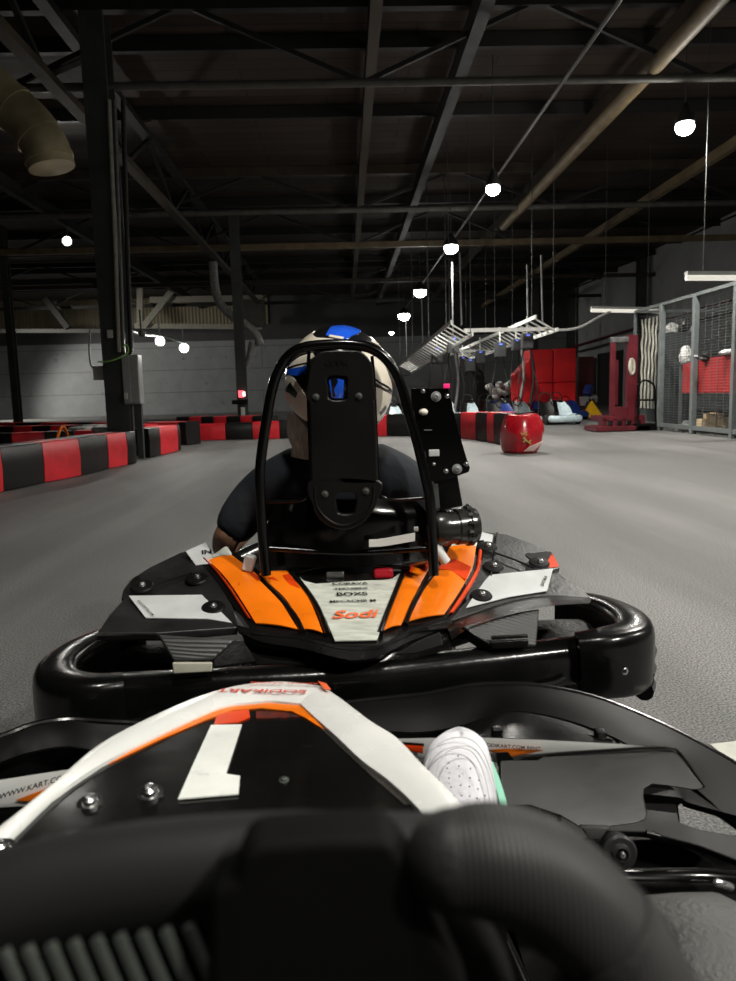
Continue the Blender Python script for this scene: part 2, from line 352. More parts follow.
# electrical cabinet etc on main column
EBX = pm('grey_enamel_cabinet', (.30, .31, .31), .45, var=.1)
t = thing('electrical_cabinet', 'tall grey electrical cabinet mounted beside the left steel column', 'cabinet', P(132, 404, 11.75))
a, c = P(122, 355, 11.75), P(142, 404, 11.75)
MB().box(((a.x+c.x)/2, 11.8, (a.z+c.z)/2), (c.x-a.x, .22, a.z-c.z)).build('cabinet_body', EBX, t, bevel=.01)
MB().box((c.x-.09, 11.675, (a.z+c.z)/2), (.17, .02, a.z-c.z-.04)).build('door', EBX, t, bevel=.005)
MB().box((a.x+.07, 11.67, (a.z+c.z)/2), (.11, .02, a.z-c.z-.04)).build('door', EBX, t, bevel=.005)
MB().box(P(126, 396, 11.62), (.05, .02, .1)).build('switch', WHT, t)
for px in (130, 139):
    m = MB(); m.bar(P(px, 404, 11.8), V((P(px+1, 430, 11.8).x, 11.8, 0)), .09, .09); m.build('leg', STD, t)
t = thing('junction_box', 'small white junction box left of the tall steel column', 'junction box', P(98, 380, 11.9))
MB().box(P(99.5, 373, 11.9), (.17, .12, .22)).build('box_body', WHT, t, bevel=.01)
MB().tube([P(90, 330, 11.9), P(89, 345, 11.9), P(90, 362, 11.9), P(93, 368, 11.9), P(96, 366, 11.9)], .012, sm=4).build('cable', STG, t)
tag(MB().box(P(110, 334, 11.66), (.08, .04, .12)).build('light_switch', WHT, bevel=.005), 'tiny white switch plate on the tall steel column', 'switch')
for i, (px, w, mt, lb) in enumerate(((117, .03, WHB, 'pale conduit pipe running down right side of the tall steel column'), (122, .02, STG, 'thin grey conduit beside the pale one on the steel column'), (129, .035, DKB, 'dark conduit pipe right of the tall steel column'))):
    tag(MB().tube([P(px-8+i, 100, 11.64), P(px-2, 240, 11.64), P(px, 300, 11.64), P(px+2, 352, 11.64)], w, sm=4).build('conduit', mt), lb, 'conduit', 'conduits on the steel column')
GRN = pm('green_cable_sheath', (.25, .5, .12), .5)
tag(MB().tube([P(98, 362, 11.5), P(110, 361, 11.5), P(121, 357, 11.55), P(128, 352, 11.6), P(127, 345, 11.6), P(122, 347, 11.6)], .012, sm=4).build('green_cable', GRN), 'green and pale cable sticking out left from the steel column', 'cable')
# second column sign
RS = em('red_sign_light', (1, .12, .15), 1.6)
t = thing('column_sign', 'small red lit sign on the steel column left of the helmet', 'sign', P(241, 402, 23.7))
MB().box(P(241, 394, 23.7), (.16, .06, .22)).build('red_face', RS, t); MB().box(P(240, 402, 23.7), (.5, .1, .14)).build('bracket', INK, t)
WS = em('white_sign_light', (1, .8, .8), 2.5); MB().box(P(244, 394, 23.65), (.07, .06, .14)).build('white_face', WS, t)
tag(MB().box(P(243, 412, 23.7), (.12, .06, .3)).build('paper_notice', WHT), 'small white notice low on the column below the red sign', 'notice')

# ---- ducts ----
DU = pm('galvanised_duct', (.38, .33, .20), .5, metal=.5, var=.35, scale=2)
t = thing('ventilation_duct', 'large round metal ventilation duct elbow hanging at top left', 'duct', P(48, 165, 9))
pts = [P(-60, 40, 9), P(-5, 92, 9), P(28, 122, 9), P(45, 146, 9), P(52, 168, 9)]
MB().tube(pts, .26, n=24, sm=5).build('duct_pipe', DU, t)
for p, q in ((pts[2], pts[3]), (pts[3], pts[4]), (pts[1], pts[2])):
    c = p.lerp(q, .55); d = (q-p).normalized(); MB().cyl(c-d*.03, c+d*.03, .275, n=24).build('duct_band', DU, t)
FD = pm('flexible_duct', (.34, .35, .33), .5, metal=.2, var=.3)
t = thing('flexible_duct', 'crooked grey flexible duct crossing the second steel column', 'duct', P(247, 368, 25))
MB().tube([P(213, 262, 25), P(215, 287, 25), P(220, 303, 25), P(232, 316, 25), P(245, 324, 25), P(256, 334, 25), P(260, 345, 25)], .14, n=14, sm=6).build('duct_pipe', FD, t)
MB().tube([P(253, 342, 25.1), P(250, 358, 25.1), P(247, 368, 25.1)], .13, sm=4).build('duct_end', FD, t)

# ---- lamps ----
LE = em('lamp_glow', (1, .98, .93), 60); LE2 = em('lamp_glow_small', (.95, 1, .97), 30)
def point(p, e, r=.12, c=(1, .96, .88), spot=None, d=None):
    l = bpy.data.lights.new('lamp_light', 'SPOT' if spot else 'POINT'); l.energy = e; l.shadow_soft_size = r; l.color = c
    o = bpy.data.objects.new('lamp_light', l); col.objects.link(o); o.location = p
    if spot: l.spot_size = spot; l.spot_blend = .6; o.rotation_euler = V(d).to_track_quat('-Z', 'Y').to_euler()
    return o
HALL = [((493, 185), 'hanging lamp nearest the camera in the row along the track', 4.7), ((451, 245), 'second hanging lamp of the row, above two pale poles', 4.7), ((420, 290), 'third hanging lamp of the row', 4.7),
        ((404, 314), 'fourth hanging lamp of the row', 4.7), ((391, 332), 'fifth hanging lamp of the row, just right of the roll hoop top', 4.7), ((685, 122), 'bright lamp hung highest at upper right near the roof', 5.1)]
def lamp(p, label, e, group='high lamps hung from the roof', r=.09):
    t = thing('hanging_lamp', label, 'lamp', p, group)
    MB().lathe(p+V((0, 0, -.02)), (0, 0, 1), [(0, 0), (0, r*1.5), (.1, r*1.4), (.22, r*.7), (.3, r*.4), (.3, 0)], 20).build('lamp_housing', DKB, t)
    MB().ell(p+V((0, 0, -.08)), (r*1.45, r*1.45, r*1.2), 16, 8).build('bulb', LE, t)
    MB().cyl(p+V((0, 0, .28)), V((p.x, p.y, 6.95)), .012, n=8).build('hanging_rod', STD, t)
    point(p+V((0, 0, -.26)), e, .15, spot=2.75, d=(0, 0, -1)); point(p+V((0, 0, -.26)), e*(.14 if p.x > 5 and p.y > 10 else .035), .15); return t
EP = 900
for i, ((px, py), lb, z) in enumerate(HALL):
    p = PZ(px, py, z); lamp(p, lb, EP*(1.0 if i != 5 else 1.0), r=.09+.035*min(i, 4) if i < 5 else .1)
# the same row goes on behind the camera
for i, (x, y, e) in enumerate(((4.0, 6.0, .9), (3.6, -1.8, 1.35), (.3, .3, .42), (6.2, 1.5, .9))):
    lamp(V((x, y, 4.9)), ('ceiling lamp continuing the row above the camera, out of frame', 'ceiling lamp of the row behind the camera', 'ceiling lamp straight above the foreground kart', 'ceiling lamp over the right side of the track, out of frame')[i], EP*e)
def flood(px, py, Y, tgt, label, e, s=.12):
    p = P(px, py, Y); d = (V(tgt)-p).normalized(); t = thing('floodlight', label, 'floodlight', p, 'floodlights at left')
    MB().lathe(p, d, [(-s*1.6, 0), (-s*1.6, s*.4), (-s, s*.8), (0, s), (.01, s), (.01, 0)], 16).build('lamp_housing', GRYB, t)
    MB().ell(p+d*.02, (s*.8, s*.8, s*.8), 12, 8).build('bulb', LE2, t)
    MB().cyl(p-d*s*1.4, p-d*s*1.4+V((0, 0, .35)), .015, n=8).build('bracket', STD, t)
    point(p+d*.25, e, .1, spot=2.4, d=d); return t
flood(67, 241, 20, (-3, 4, .8), 'lone bright floodlight high at left, left of the steel column', 160, .13)
flood(160, 341, 14, (0, 2, 0), 'left of the two small floodlights right of the steel column', 50, .10)
flood(184, 348, 14.3, (1, 2, 0), 'right of the two small floodlights right of the steel column', 50, .10)
tag(MB().tube([P(128, 330, 12), P(145, 335, 13), P(160, 336, 14), P(184, 343, 14.3)], .02, sm=4).build('support_wire', STD), 'thin dark wire run linking the two small floodlights', 'wire')
flood(142, 333, 12, (-6, 40, 1.0), 'small floodlight with white cone right beside the steel column', 60, .06)
for i, (x, y) in enumerate(((-19.5, 33), (-21, 40))):  # unseen lamps added at left to brighten the back wall
    p = V((x, y, 4.2)); lamp(p, ('added wall wash lamp at far left, out of frame', 'second added wall wash lamp at far left, out of frame')[i], 300, 'added lamps at far left, out of frame'); point(p+V((.3, .3, -.2)), 2300, .2, spot=1.6, d=V((-8, 46, -3.5))-p)
TU = em('white_tube_glow', (1, .96, .84), .6)
def ftube(a, b_, label):
    t = thing('tube_light', label, 'tube light', (a+b_)/2, 'long tube lights at right')
    MB().cyl(a, b_, .045, n=10).build('tube', TU, t); MB().bar(a+V((0, 0, .07)), b_+V((0, 0, .07)), .12, .06).build('fixture', WHT, t)
    for k in (.2, .8): q = a.lerp(b_, k); MB().cyl(q, V((q.x, q.y, 6.95)), .006, n=6).build('hanging_wire', STD, t)
ftube(P(686, 278, 12.2), P(770, 278, 12.2), 'long white tube light above the wire cage at right edge')
ftube(P(591, 310.5, 19), P(661, 311.5, 19), 'long white tube light above the maroon frame')
# ---- right side: conduits along the wall ----
for k, (p0, p1, mt) in enumerate(((wall_pt(575, 347), wall_pt(736, 300), pm('maroon_pipe_paint', (.10, .02, .02), .5)), (wall_pt(580, 352), wall_pt(736, 312), STD))):
    tag(MB().cyl(p0+V((-.2, 0, 0)), p1+V((-.2, 0, 0)), .06, n=10).build('wall_pipe', mt), ('maroon pipe running along the right wall behind the wire cage', 'dark pipe under the maroon one along the right wall')[k], 'pipe', 'pipes along the right wall')
a, c = wall_pt(598, 357), wall_pt(622, 405)
DRW = MB().box((XR-.03, (a.y+c.y)/2, 1.4), (.06, abs(a.y-c.y), 2.8)); tag(DRW.build('door_1', DK), kind='structure')
tag(MB().box((XR-.03, 47-4.5, 1.3), (.06, 3, 2.6)).build('door_2', DK), kind='structure')
# ================= TRACK BARRIERS =================
RB = pm('red_barrier_vinyl', (.62, .014, .024), .45, var=.22, scale=5, bump=.25, bscale=6, dirt=((.16, .01, .012), 9, .64))
BB = pm('black_barrier_vinyl', (.005, .0055, .0055), .42, spec=.35, var=.35, scale=5, bump=.25, bscale=6, dirt=((.02, .02, .019), 9, .66))
ORDN = ['first', 'second', 'third', 'fourth', 'fifth', 'sixth', 'seventh', 'eighth', 'ninth', 'tenth', 'eleventh', 'twelfth', 'thirteenth', 'fourteenth', 'fifteenth', 'sixteenth', 'seventeenth', 'eighteenth']
def block(a, b_, h, depth, red, label, group, side=1, h2=None):
    a, b_ = V((a.x, a.y, 0)), V((b_.x, b_.y, 0)); d = (b_-a).normalized(); n = V((-d.y, d.x, 0))*side
    a2, b2 = a+d*.006, b_-d*.006; m = MB(); rs = []
    prof = [(0, .01), (-.012, h*.5), (.0, h-.014), (.012, h), (depth-.012, h), (depth, h-.014), (depth, .01)]
    k = 5
    for i in range(k+1):
        t = i/k; p = a2.lerp(b2, t); bul = math.sin(math.pi*t)
        rs.append([p+n*(x-(.02*bul if 0 < z < h-.03 and x < .1 else 0))+V((0, 0, z+.003*bul*(z > .3))) for x, z in prof])
    m.rings(rs)
    o = m.build('track_barrier', RB if red else BB, ang=50)
    return tag(o, label, 'barrier', group)
def row(bounds, first_red, h, depth, where, group, side=1, hs=None):
    red = first_red; nr = {True: 0, False: 0}
    for i in range(len(bounds)-1):
        block(bounds[i], bounds[i+1], hs[i] if hs else h, depth, red, f"{ORDN[nr[red]]} {'red' if red else 'black'} barrier block from the left in the {where}", group, side)
        nr[red] += 1; red = not red
def interp(tab, x):
    if x <= tab[0][0]: (x0, y0), (x1, y1) = tab[0], tab[1]
    elif x >= tab[-1][0]: (x0, y0), (x1, y1) = tab[-2], tab[-1]
    else:
        for (x0, y0), (x1, y1) in zip(tab, tab[1:]):
            if x0 <= x <= x1: break
    return y0+(y1-y0)*(x-x0)/(x1-x0)
near = [(-34, 503), (4, 492), (45, 483), (81.5, 476), (109, 469), (128, 465), (137, 463.5)]
row([PZ(x, y) for x, y in near], True, .47, .42, 'near left curve', 'near left barrier curve')
row([PZ(x, y) for x, y in ((150, 458), (161, 455.5), (178.5, 451), (181, 450.3))], False, .47, .42, 'stub right of the steel column', 'barrier stub by the column')
row([PZ(x, y, .47)*1 for x, y in ((-40, 435), (11, 433.5), (44, 432.2), (74, 431), (92, 430.4))], False, .47, .4, 'row just behind the near curve', 'second barrier row at left')
row([PZ(x, 427-(x+30)*.014, .47) for x in (-30, -4, 13, 32, 50, 66, 84, 104, 125, 146)], True, .47, .4, 'third row behind the near curve', 'third barrier row at left')
row([PZ(x, 423.2-(x+30)*.006, .47) for x in (-20, 15, 40, 66, 92, 120, 145, 178, 186)], True, .47, .4, 'left row closest to the back wall', 'fourth barrier row at left')
far = [(179.5, 441), (280, 438.8), (345, 436.5), (410, 436.5), (460, 438.5), (480, 440.5), (508, 446)]
row([PZ(x, interp(far, x)) for x in (179.5, 196, 226, 253, 280, 307, 334, 360, 387, 410, 432, 461, 476, 487, 494, 507)], False, .475, .42, 'long far row behind the roll hoop', 'long far barrier row', hs=[.36, .36, .37, .38, .4, .42, .44, .46, .48, .49, .5, .52, .53, .54, .54])
row([PZ(x, 416.6-(x-189)*.012, .5) for x in (176, 189, 201, 213, 226, 240, 252, 268)], False, .5, .4, 'short row behind the long far row', 'back barrier row')
# crumpled red end barrel
BS = 1.13
t = thing('end_barrel', 'dented red barrel with a gold mark at the right end of the long barrier row', 'barrel', PZ(524, 453))
c = PZ(526, 454)+V((0, .3, 0)); rs = []; nB = 22
prof = [(.0, .205), (.03, .235), (.13, .262), (.26, .285), (.34, .280), (.44, .255), (.5, .235), (.535, .21), (.548, .17), (.535, .1), (.525, .002)]
random.seed(3)
for z, r in prof:
    ring = []
    for k in range(nB):
        a = 2*math.pi*k/nB; w = 1+.05*math.sin(3*a+z*4)+.04*math.sin(5*a-z*9)
        if -2.2 < a-2*math.pi*0 < 9 and math.sin(a) < -.2 and .08 < z < .3: w -= .06*math.cos((a-4.5)*2.2+z*8)
        ring.append(c+V((BS*r*w*math.cos(a), BS*r*w*math.sin(a), z*1.03+.015*math.sin(2*a+1)*(z > .4))))
    rs.append(ring)
MB().rings(rs).build('barrel_body', pm('glossy_red_barrel', (.42, .008, .016), .25, var=.2, scale=6, bump=.2, bscale=8, coat=.5), t, ang=24)
GLD = pm('gold_mark', (.45, .33, .10), .45)
m = MB()
for (x0, y0, x1, y1) in ((521, 433, 526, 440), (523, 438, 531, 444), (527, 431.5, 523, 435), (525, 436, 527, 434), (526, 440, 523, 442), (529, 442, 531, 440)):
    m.bar(P(x0, y0, c.y-.34), P(x1, y1, c.y-.34), .02, .018)
m.build('gold_mark', GLD, t)
m = MB().panel([P(524, 451.3, c.y-.33), P(530, 446.5, c.y-.335), P(543, 441, c.y-.25), P(539, 446, c.y-.27), P(534, 451, c.y-.25)], .006); m.build('white_patch', pm('white_patch', (.7, .5, .46), .4), t)
# tyres and white stuff lying behind the near barrier beside the column
for i, (px, py) in enumerate(((82, 440), (95, 437), (106, 440))):
    q = PZ(px, py, .30); m = MB(); m.tube([q+V((.16*math.cos(a*math.pi/6), .16*math.sin(a*math.pi/6), .15)) for a in range(12)], .07, n=10, closed=True)
    tag(m.build('old_tyre', pm('whitewashed_tyre', (.30, .31, .29), .7, var=.4) if i == 0 else MATS['whitewashed_tyre']), ('leftmost of the pale old tyres lying behind the near left barrier by the column', 'middle one of the pale old tyres behind the near left barrier', 'pale old tyre nearest the foot of the tall steel column')[i], 'tyre', 'pale old tyres')
tag(MB().tube([P(56, 443, 9.9), P(60, 430, 10.2), P(64, 427, 10.4), P(68, 436, 10.6)], .02, sm=4).build('bent_hose', ORG), 'thin bent orange-tan hose on the near left barrier', 'hose')

# ================= PARKED KARTS =================
NAVY = pm('navy_kart_plastic', (.012, .03, .16), .35); CYW = pm('pale_kart_plastic', (.5, .62, .66), .3)
def make_kart(label, mt, group='karts parked in the pit row'):
    t = thing('go_kart', label, 'go kart', (0, 0, 0), group)
    MB().box((0, 0, .07), (.75, 1.5, .05)).build('floor_pan', BLKM, t, bevel=.01)
    MB().tube([(-.38, -.85, .16), (-.3, -1.0, .16), (.3, -1.0, .16), (.38, -.85, .16)], .07, n=10, sm=3, rz=.09, up=(0, 0, 1)).build('front_bumper', mt, t)
    MB().ruled([(-.18, -.95, .26), (-.15, -.78, .44), (-.10, -.55, .58)], [(.18, -.95, .26), (.15, -.78, .44), (.10, -.55, .58)], .02, crown=.03).build('front_fairing', mt, t)
    for s in (-1, 1):
        MB().tube([(s*.55, -.45, .16), (s*.62, 0, .18), (s*.58, .5, .18)], .1, n=10, sm=3, rz=.08, up=(0, 0, 1)).build('side_pod', mt, t)
        for y, w in ((-.68, .12), (.72, .18)):
            MB().lathe((s*(.42 if y < 0 else .45)-w/2*1, y, .135), (1, 0, 0), [(0, .05), (0, .11), (.02, .135), (w-.02, .135), (w, .11), (w, .05)], 18).build('tyre', RUB, t)
    MB().tube([(-.62, .85, .2), (-.5, 1.0, .22), (.5, 1.0, .22), (.62, .85, .2)], .07, n=10, sm=3, rz=.09, up=(0, 0, 1)).build('rear_bumper', BLK, t)
    MB().ruled([(-.18, .05, .16), (-.2, .35, .2), (-.19, .55, .62)], [(.18, .05, .16), (.2, .35, .2), (.19, .55, .62)], .03, crown=-.05, n=(0, -1, 1)).build('seat', BLKM, t)
    c0 = V((0, -.22, .58)); m = MB().tube([c0+V((.14*math.cos(a), .06*math.sin(a), .12*math.sin(a))) for a in [k*math.pi/8 for k in range(16)]], .014, n=8, closed=True); m.cyl(c0, c0+V((0, -.25, -.3)), .015)
    m.build('steering_wheel', BLK, t)
    MB().tube([(-.2, .62, .2), (-.18, .62, .7), (-.08, .62, .82), (.08, .62, .82), (.18, .62, .7), (.2, .62, .2)], .014, n=8, sm=3).build('roll_hoop', STD, t)
    return t
kw = make_kart('white nosed parked kart behind the barrels', CYW); kb = make_kart('x', NAVY)
used = {}
spots = [(392, 0, 20, .05), (446, 0, 20, -.05), (499, 1, 20.1, .05), (553, 0, 20, .08), (422, 1, 22.6, .05), (469, 0, 22.6, -.05), (516, 0, 22.6, .05), (563, 1, 22.8, .08),
         (405, 1, 25.2, .05), (447, 0, 25.2, 0), (489, 1, 25.2, .05), (531, 1, 25.6, 0)]
near_names = ['leftmost in the front pit row', 'second in the front pit row', 'third in the front pit row, left of the red barrel', 'rightmost in the front pit row, right of the red barrel',
              'leftmost in the middle pit row', 'second in the middle pit row', 'third in the middle pit row', 'rightmost in the middle pit row, before the red stack',
              'leftmost in the back pit row', 'second in the back pit row', 'third in the back pit row', 'rightmost in the back pit row']
for i, (px, k, Y, rz) in enumerate(spots):
    src = (kw, kb)[k]; p = P(px, 410, Y); p.z = 0
    if src not in used: o = src; used[src] = 1; o.location = p; o.rotation_euler = (0, 0, rz)
    else: o = copy_tree(src, p, rz)
    o['label'] = f"{'pale' if k == 0 else 'navy'} parked kart {near_names[i]}"
# rack with white helmets
t = thing('helmet_rack', 'black rack board behind the parked karts holding white helmets', 'rack', P(497, 410, 29))
a, c = P(477, 383, 29), P(517, 398, 29)
MB().box(((a.x+c.x)/2, 29.1, (a.z+c.z)/2), (c.x-a.x, .1, a.z-c.z)).build('board', INK, t)
for s in (a.x+.1, c.x-.1): MB().box((s, 29.1, c.z/2), (.08, .08, c.z)).build('leg', INK, t)
for i, (px, py) in enumerate(((494, 391), (500, 385), (507, 387), (506, 392), (496, 396), (490, 387), (511, 384), (500, 392))):
    q = P(px, py, 28.75); q.y = 28.86; m = MB().ell(q, (.17, .17, .15), 12, 8); m.box(q+V((0, -.13, -.02)), (.16, .05, .07))
    tag(m.build('helmet', WHT), ('white helmet low at left on the black rack board', 'white helmet top centre on the black rack board', 'white helmet at upper right of the black rack board', 'white helmet lower right on the black rack board', 'lowest white helmet on the black rack board', 'leftmost white helmet on the black rack board', 'rightmost topmost white helmet on the black rack board', 'white helmet in the middle of the black rack board')[i], 'helmet', 'helmets on the rack')

# ================= HANGING CABLE TRAYS =================
TRY = pm('pale_cable_tray', (.72, .73, .70), .5, var=.15)
def tray(a, b_, w, label, nr, rods):
    t = thing('cable_tray', label, 'cable tray', (a+b_)/2); d = (b_-a).normalized(); x = (d.cross(V((0, 0, 1))).normalized()*.85-V((0, 0, .5))).normalized()
    for s in (-1, 1): MB().bar(a+x*s*w/2, b_+x*s*w/2, .035, .09).build('side_rail', TRY, t)
    for i in range(nr):
        q = a.lerp(b_, (i+.5)/nr); MB().bar(q-x*w/2, q+x*w/2, .07, .03).build('rung', TRY, t)
    for k in rods:
        q = a.lerp(b_, k)
        for s in (-1, 1): MB().cyl(q+x*s*w/2, V((q.x+x.x*s*w/2, q.y+x.y*s*w/2, 6.95)), .011, n=6).build('hanging_rod', STD, t)
    return t
A0, A1 = P(462, 328, 18), P(405, 369, 31); B0, B1 = P(547, 323, 18), P(457, 358, 31)
tray(A0, A1, .6, 'left one of the two pale ladder cable trays hanging over the parked karts', 24, (.02, .3, .6, .95))
tray(B0, B1, .62, 'right one of the two pale ladder cable trays hanging over the parked karts', 26, (.03, .35, .65, .95))
tag(MB().bar(P(464, 330.5, 18.4), P(546, 329, 18.4), .09, .09).build('cross_bar', TRY), 'long pale bar joining the near ends of the two hanging trays', 'bar')
tag(MB().bar(P(444, 351, 24), P(490, 351, 24), .08, .08).build('cross_bar', TRY), 'short pale bar joining the two hanging trays farther back', 'bar')
for (x0, y0, x1, y1, Y, lb) in ((459.5, 252, 461.5, 325, 18.3, 'pale pole hanging right of the second lamp'), (452, 262, 453, 340, 20, 'pale pole hanging left, just under the second lamp'), (421.5, 297, 423, 350, 24, 'pale pole hanging under the third lamp'), (405.5, 320, 406.5, 362, 28, 'pale pole hanging under the fourth lamp'), (541, 255, 542.5, 322, 18.2, 'thin pole above the right hanging tray'), (527, 265, 528, 330, 19.4, 'thin pole second from right above the right hanging tray')):
    tag(MB().cyl(P(x0, y0, Y), P(x1, y1, Y), .022, n=8).build('hanging_pole', STG), lb, 'pole', 'poles above the hanging trays')
CHB = pm('charger_box_grey', (.06, .063, .066), .4); BLU = em('blue_charger_light', (.12, .2, 1), .9)
chs = [(453, 345, 21, .34), (437, 355, 24, .36), (470, 365, 24, .3), (463, 362, 28, .3), (480, 357, 24, .3), (500, 350, 21, .3), (527, 341, 19, .28), (516, 345, 20, .22)]
nm = ['below the near end of the left tray, biggest of them', 'below the middle of the left tray', 'below the far end of the right tray', 'below the far end of the left tray behind others', 'third under the right tray', 'below the middle of the right tray', 'below the near end of the right tray', 'thin one near the right end of the right tray']
for i, (px, py, Y, w) in enumerate(chs):
    q = P(px, py, Y); t = thing('charger_box', 'hanging charger box '+nm[i], 'charger box', q, 'charger boxes under the trays')
    MB().box(q, (w, .25, w*1.35)).build('box_body', CHB, t, bevel=.02); MB().box(q+V((0, -.13, w*.5)), (w*.3, .02, w*.12)).build('status_light', BLU, t)
    MB().cyl(q+V((0, 0, w*.6)), q+V((0, 0, w*.6+.45)), .02, n=6).build('hanger', TRY, t)
    for k in (-1, 1):
        pts = [q+V((k*w*.3, 0, -w*.6)), q+V((k*w*.5, .05, -.6)), q+V((k*w*.9, -.1, -1.2)), q+V((k*w*.4, .1, -1.65))]
        MB().tube(pts, .014, n=6, sm=4).build('charging_cable', DKB, t)
tag(MB().tube([P(545, 328, 18.3), P(562, 330, 18.4), P(580, 327, 18.6), P(597, 318, 18.8), P(611, 311, 19)], .03, n=8, sm=6).build('sagging_cable', TRY), 'pale sagging cable from the right tray to the tube light', 'cable')
m = MB()
for i, (px, y0, y1) in enumerate(((449, 360, 412), (455, 350, 415), (461, 372, 410), (521, 345, 400), (531, 350, 404))):
    tag(MB().tube([P(px, y0, 20.5), P(px+3, (y0+y1)/2, 20.5), P(px-1, y1, 20.5)], .035, n=8, sm=4).build('hanging_hose', STG if i % 2 else DKB), ('dark hose dangling left under the left tray', 'grey hose dangling under the nearest charger box', 'dark hose dangling between the two trays', 'grey hose dangling in front of the red padded stack left edge', 'dark hose dangling in front of the red padded stack')[i], 'hose', 'hoses dangling under the trays')
tag(MB().box(P(457, 392, 30), (2.2, .3, 2.2)).build('workshop_cabinet', DKB, bevel=.02), 'dark workshop cabinet behind the parked karts', 'cabinet')

# ================= RED STACK, MARKER, FRAME =================
RV = pm('red_padded_vinyl', (.78, .010, .016), .45, var=.15, scale=2, bump=.4, bscale=2)
t = thing('red_padded_stack', 'big bright red padded stack of mats behind the parked karts', 'mat stack', P(548, 404, 25))
for (x0, x1, y0, y1, Y) in ((530, 553, 349.5, 403, 25), (553.5, 576, 348.5, 403, 25)):
    a, c = P(x0, y0, Y), P(x1, y1, Y); c.z = .02
    for k in range(2):
        zz = c.z+(a.z-c.z)*(k+.5)/2
        MB().box(((a.x+c.x)/2, Y+.6, zz), (c.x-a.x-.02, 1.2, (a.z-c.z)/2-.01)).build('padded_mat', RV, t, bevel=.03)
t = thing('red_floor_mat_stack', 'lower red padded block leaning left of the big red stack', 'mat stack', P(523, 404, 24.6))
MB().panel([P(531, 358, 24.6), P(532, 404, 24.6), P(516, 404, 24.6), P(516, 374, 24.6)], .8, n=(0, -1, 0)).build('padded_mat', RV, t, bevel=.05)
qq = P(584, 357, 26); tag(MB().box((qq.x, 26, qq.z/2), (.55, .5, qq.z)).build('dark_red_cabinet', pm('dark_red_paint', (.09, .008, .01), .5), bevel=.02), 'dark red cabinet right of the big red padded stack', 'cabinet')
m = MB()
YEL = pm('yellow_plastic', (.75, .42, .01), .4)
q = PZ(593, 417); b4 = [q+V((-.36, 0, 0)), q+V((.34, 0, 0)), q+V((.36, .5, 0)), q+V((-.26, .5, 0))]; ap = q+V((.04, .25, .55))
t = thing('floor_marker', 'yellow pyramid shaped marker on the floor left of the maroon frame', 'floor marker', q)
MB().add(b4+[ap], [[0, 1, 2, 3], [0, 1, 4], [1, 2, 4], [2, 3, 4], [3, 0, 4]]).build('pyramid', YEL, t, bevel=.01); MB().box(q+V((-.55, .1, .03)), (.7, .4, .05)).build('base_strip', YEL, t, bevel=.01)
random.seed(5)
WCL = pm('grey_workshop_cloth', (.2, .2, .21), .7)
for i in range(5):
    q = P(584+i*2.2, 398+random.uniform(-8, 10), 24.5)
    m = MB(); m.box(q, (random.uniform(.15, .3), .25, random.uniform(.15, .35)), Euler((0, .3*i, .4*i)))
    tag(m.build('workshop_part', (WCL, DKB, NAVY, BB, WCL)[i], bevel=.02), ('grey lump of workshop parts lowest by the yellow marker', 'dark workshop part piled behind the yellow marker', 'navy workshop part piled behind the yellow marker', 'black workshop part above the yellow marker', 'grey workshop part next to the dark doorway')[i], 'workshop part', 'workshop clutter')
MAR = pm('maroon_painted_steel', (.085, .006, .011), .4, var=.25, scale=4)
Yf = 15.6; t = thing('maroon_steel_frame', 'tall maroon steel frame standing on a low maroon base beside the wire cage', 'steel frame', PZ(622, 430))
def pz(px, py, Y=Yf): return P(px, py, Y)
def rect(x0, y0, x1, y1, d, name, mt, par, Y=Yf, bev=.006):
    a, c = P(x0, y0, Y), P(x1, y1, Y); return MB().box(((a.x+c.x)/2, Y+d/2, (a.z+c.z)/2), (abs(c.x-a.x), d, abs(a.z-c.z))).build(name, mt, par, bevel=bev)
rect(612, 338, 615, 415, .12, 'left_post', MAR, t); rect(615, 407, 628, 416, .12, 'bottom_plate', MAR, t); rect(612, 337, 629, 342, .12, 'top_bar', ALU, t, Yf-.01)
rect(628.5, 335, 636.5, 417, .18, 'right_post', MAR, t); rect(615, 360, 618, 405, .1, 'inner_slide', MAR, t, Yf+.1);
rect(603, 416, 645, 420, .8, 'base_top', MAR, t); rect(596, 427, 650, 430, .8, 'base_rail', MAR, t, Yf-.2)
for x0 in (603, 613, 622, 632, 641): rect(x0, 419, x0+4, 428, .3, 'leg', MAR, t)
MB().tube([P(631, 359, Yf-.01), P(634, 362, Yf-.01), P(634, 371, Yf-.01), P(631.5, 374, Yf-.01), P(630, 368, Yf-.01)], .03, n=8, closed=True, sm=3).build('oval_plate', WHB, t)
MB().ell(P(630.5, 366, Yf-.02), (.05, .02, .14)).build('oval_sticker', WHB, t)
# arched trolley handle
t = thing('hand_trolley', 'black trolley with an arched handle between the maroon frame and the cage', 'trolley', PZ(647, 431))
Yt = 15.4
MB().tube([P(638, 386, Yt), P(642, 381, Yt), P(648, 381, Yt), P(654, 386, Yt), P(655, 400, Yt), P(656, 428, Yt)], .022, n=8, sm=4).build('arched_handle', GLB, t)
MB().cyl(P(637, 400, Yt), P(655, 400, Yt), .02, n=8).build('cross_bar', GLB, t); MB().cyl(P(638, 386, Yt), P(638, 428, Yt), .02, n=8).build('post', GLB, t)
rect(636, 424, 657, 430, .4, 'platform', GLB, t, Yt)

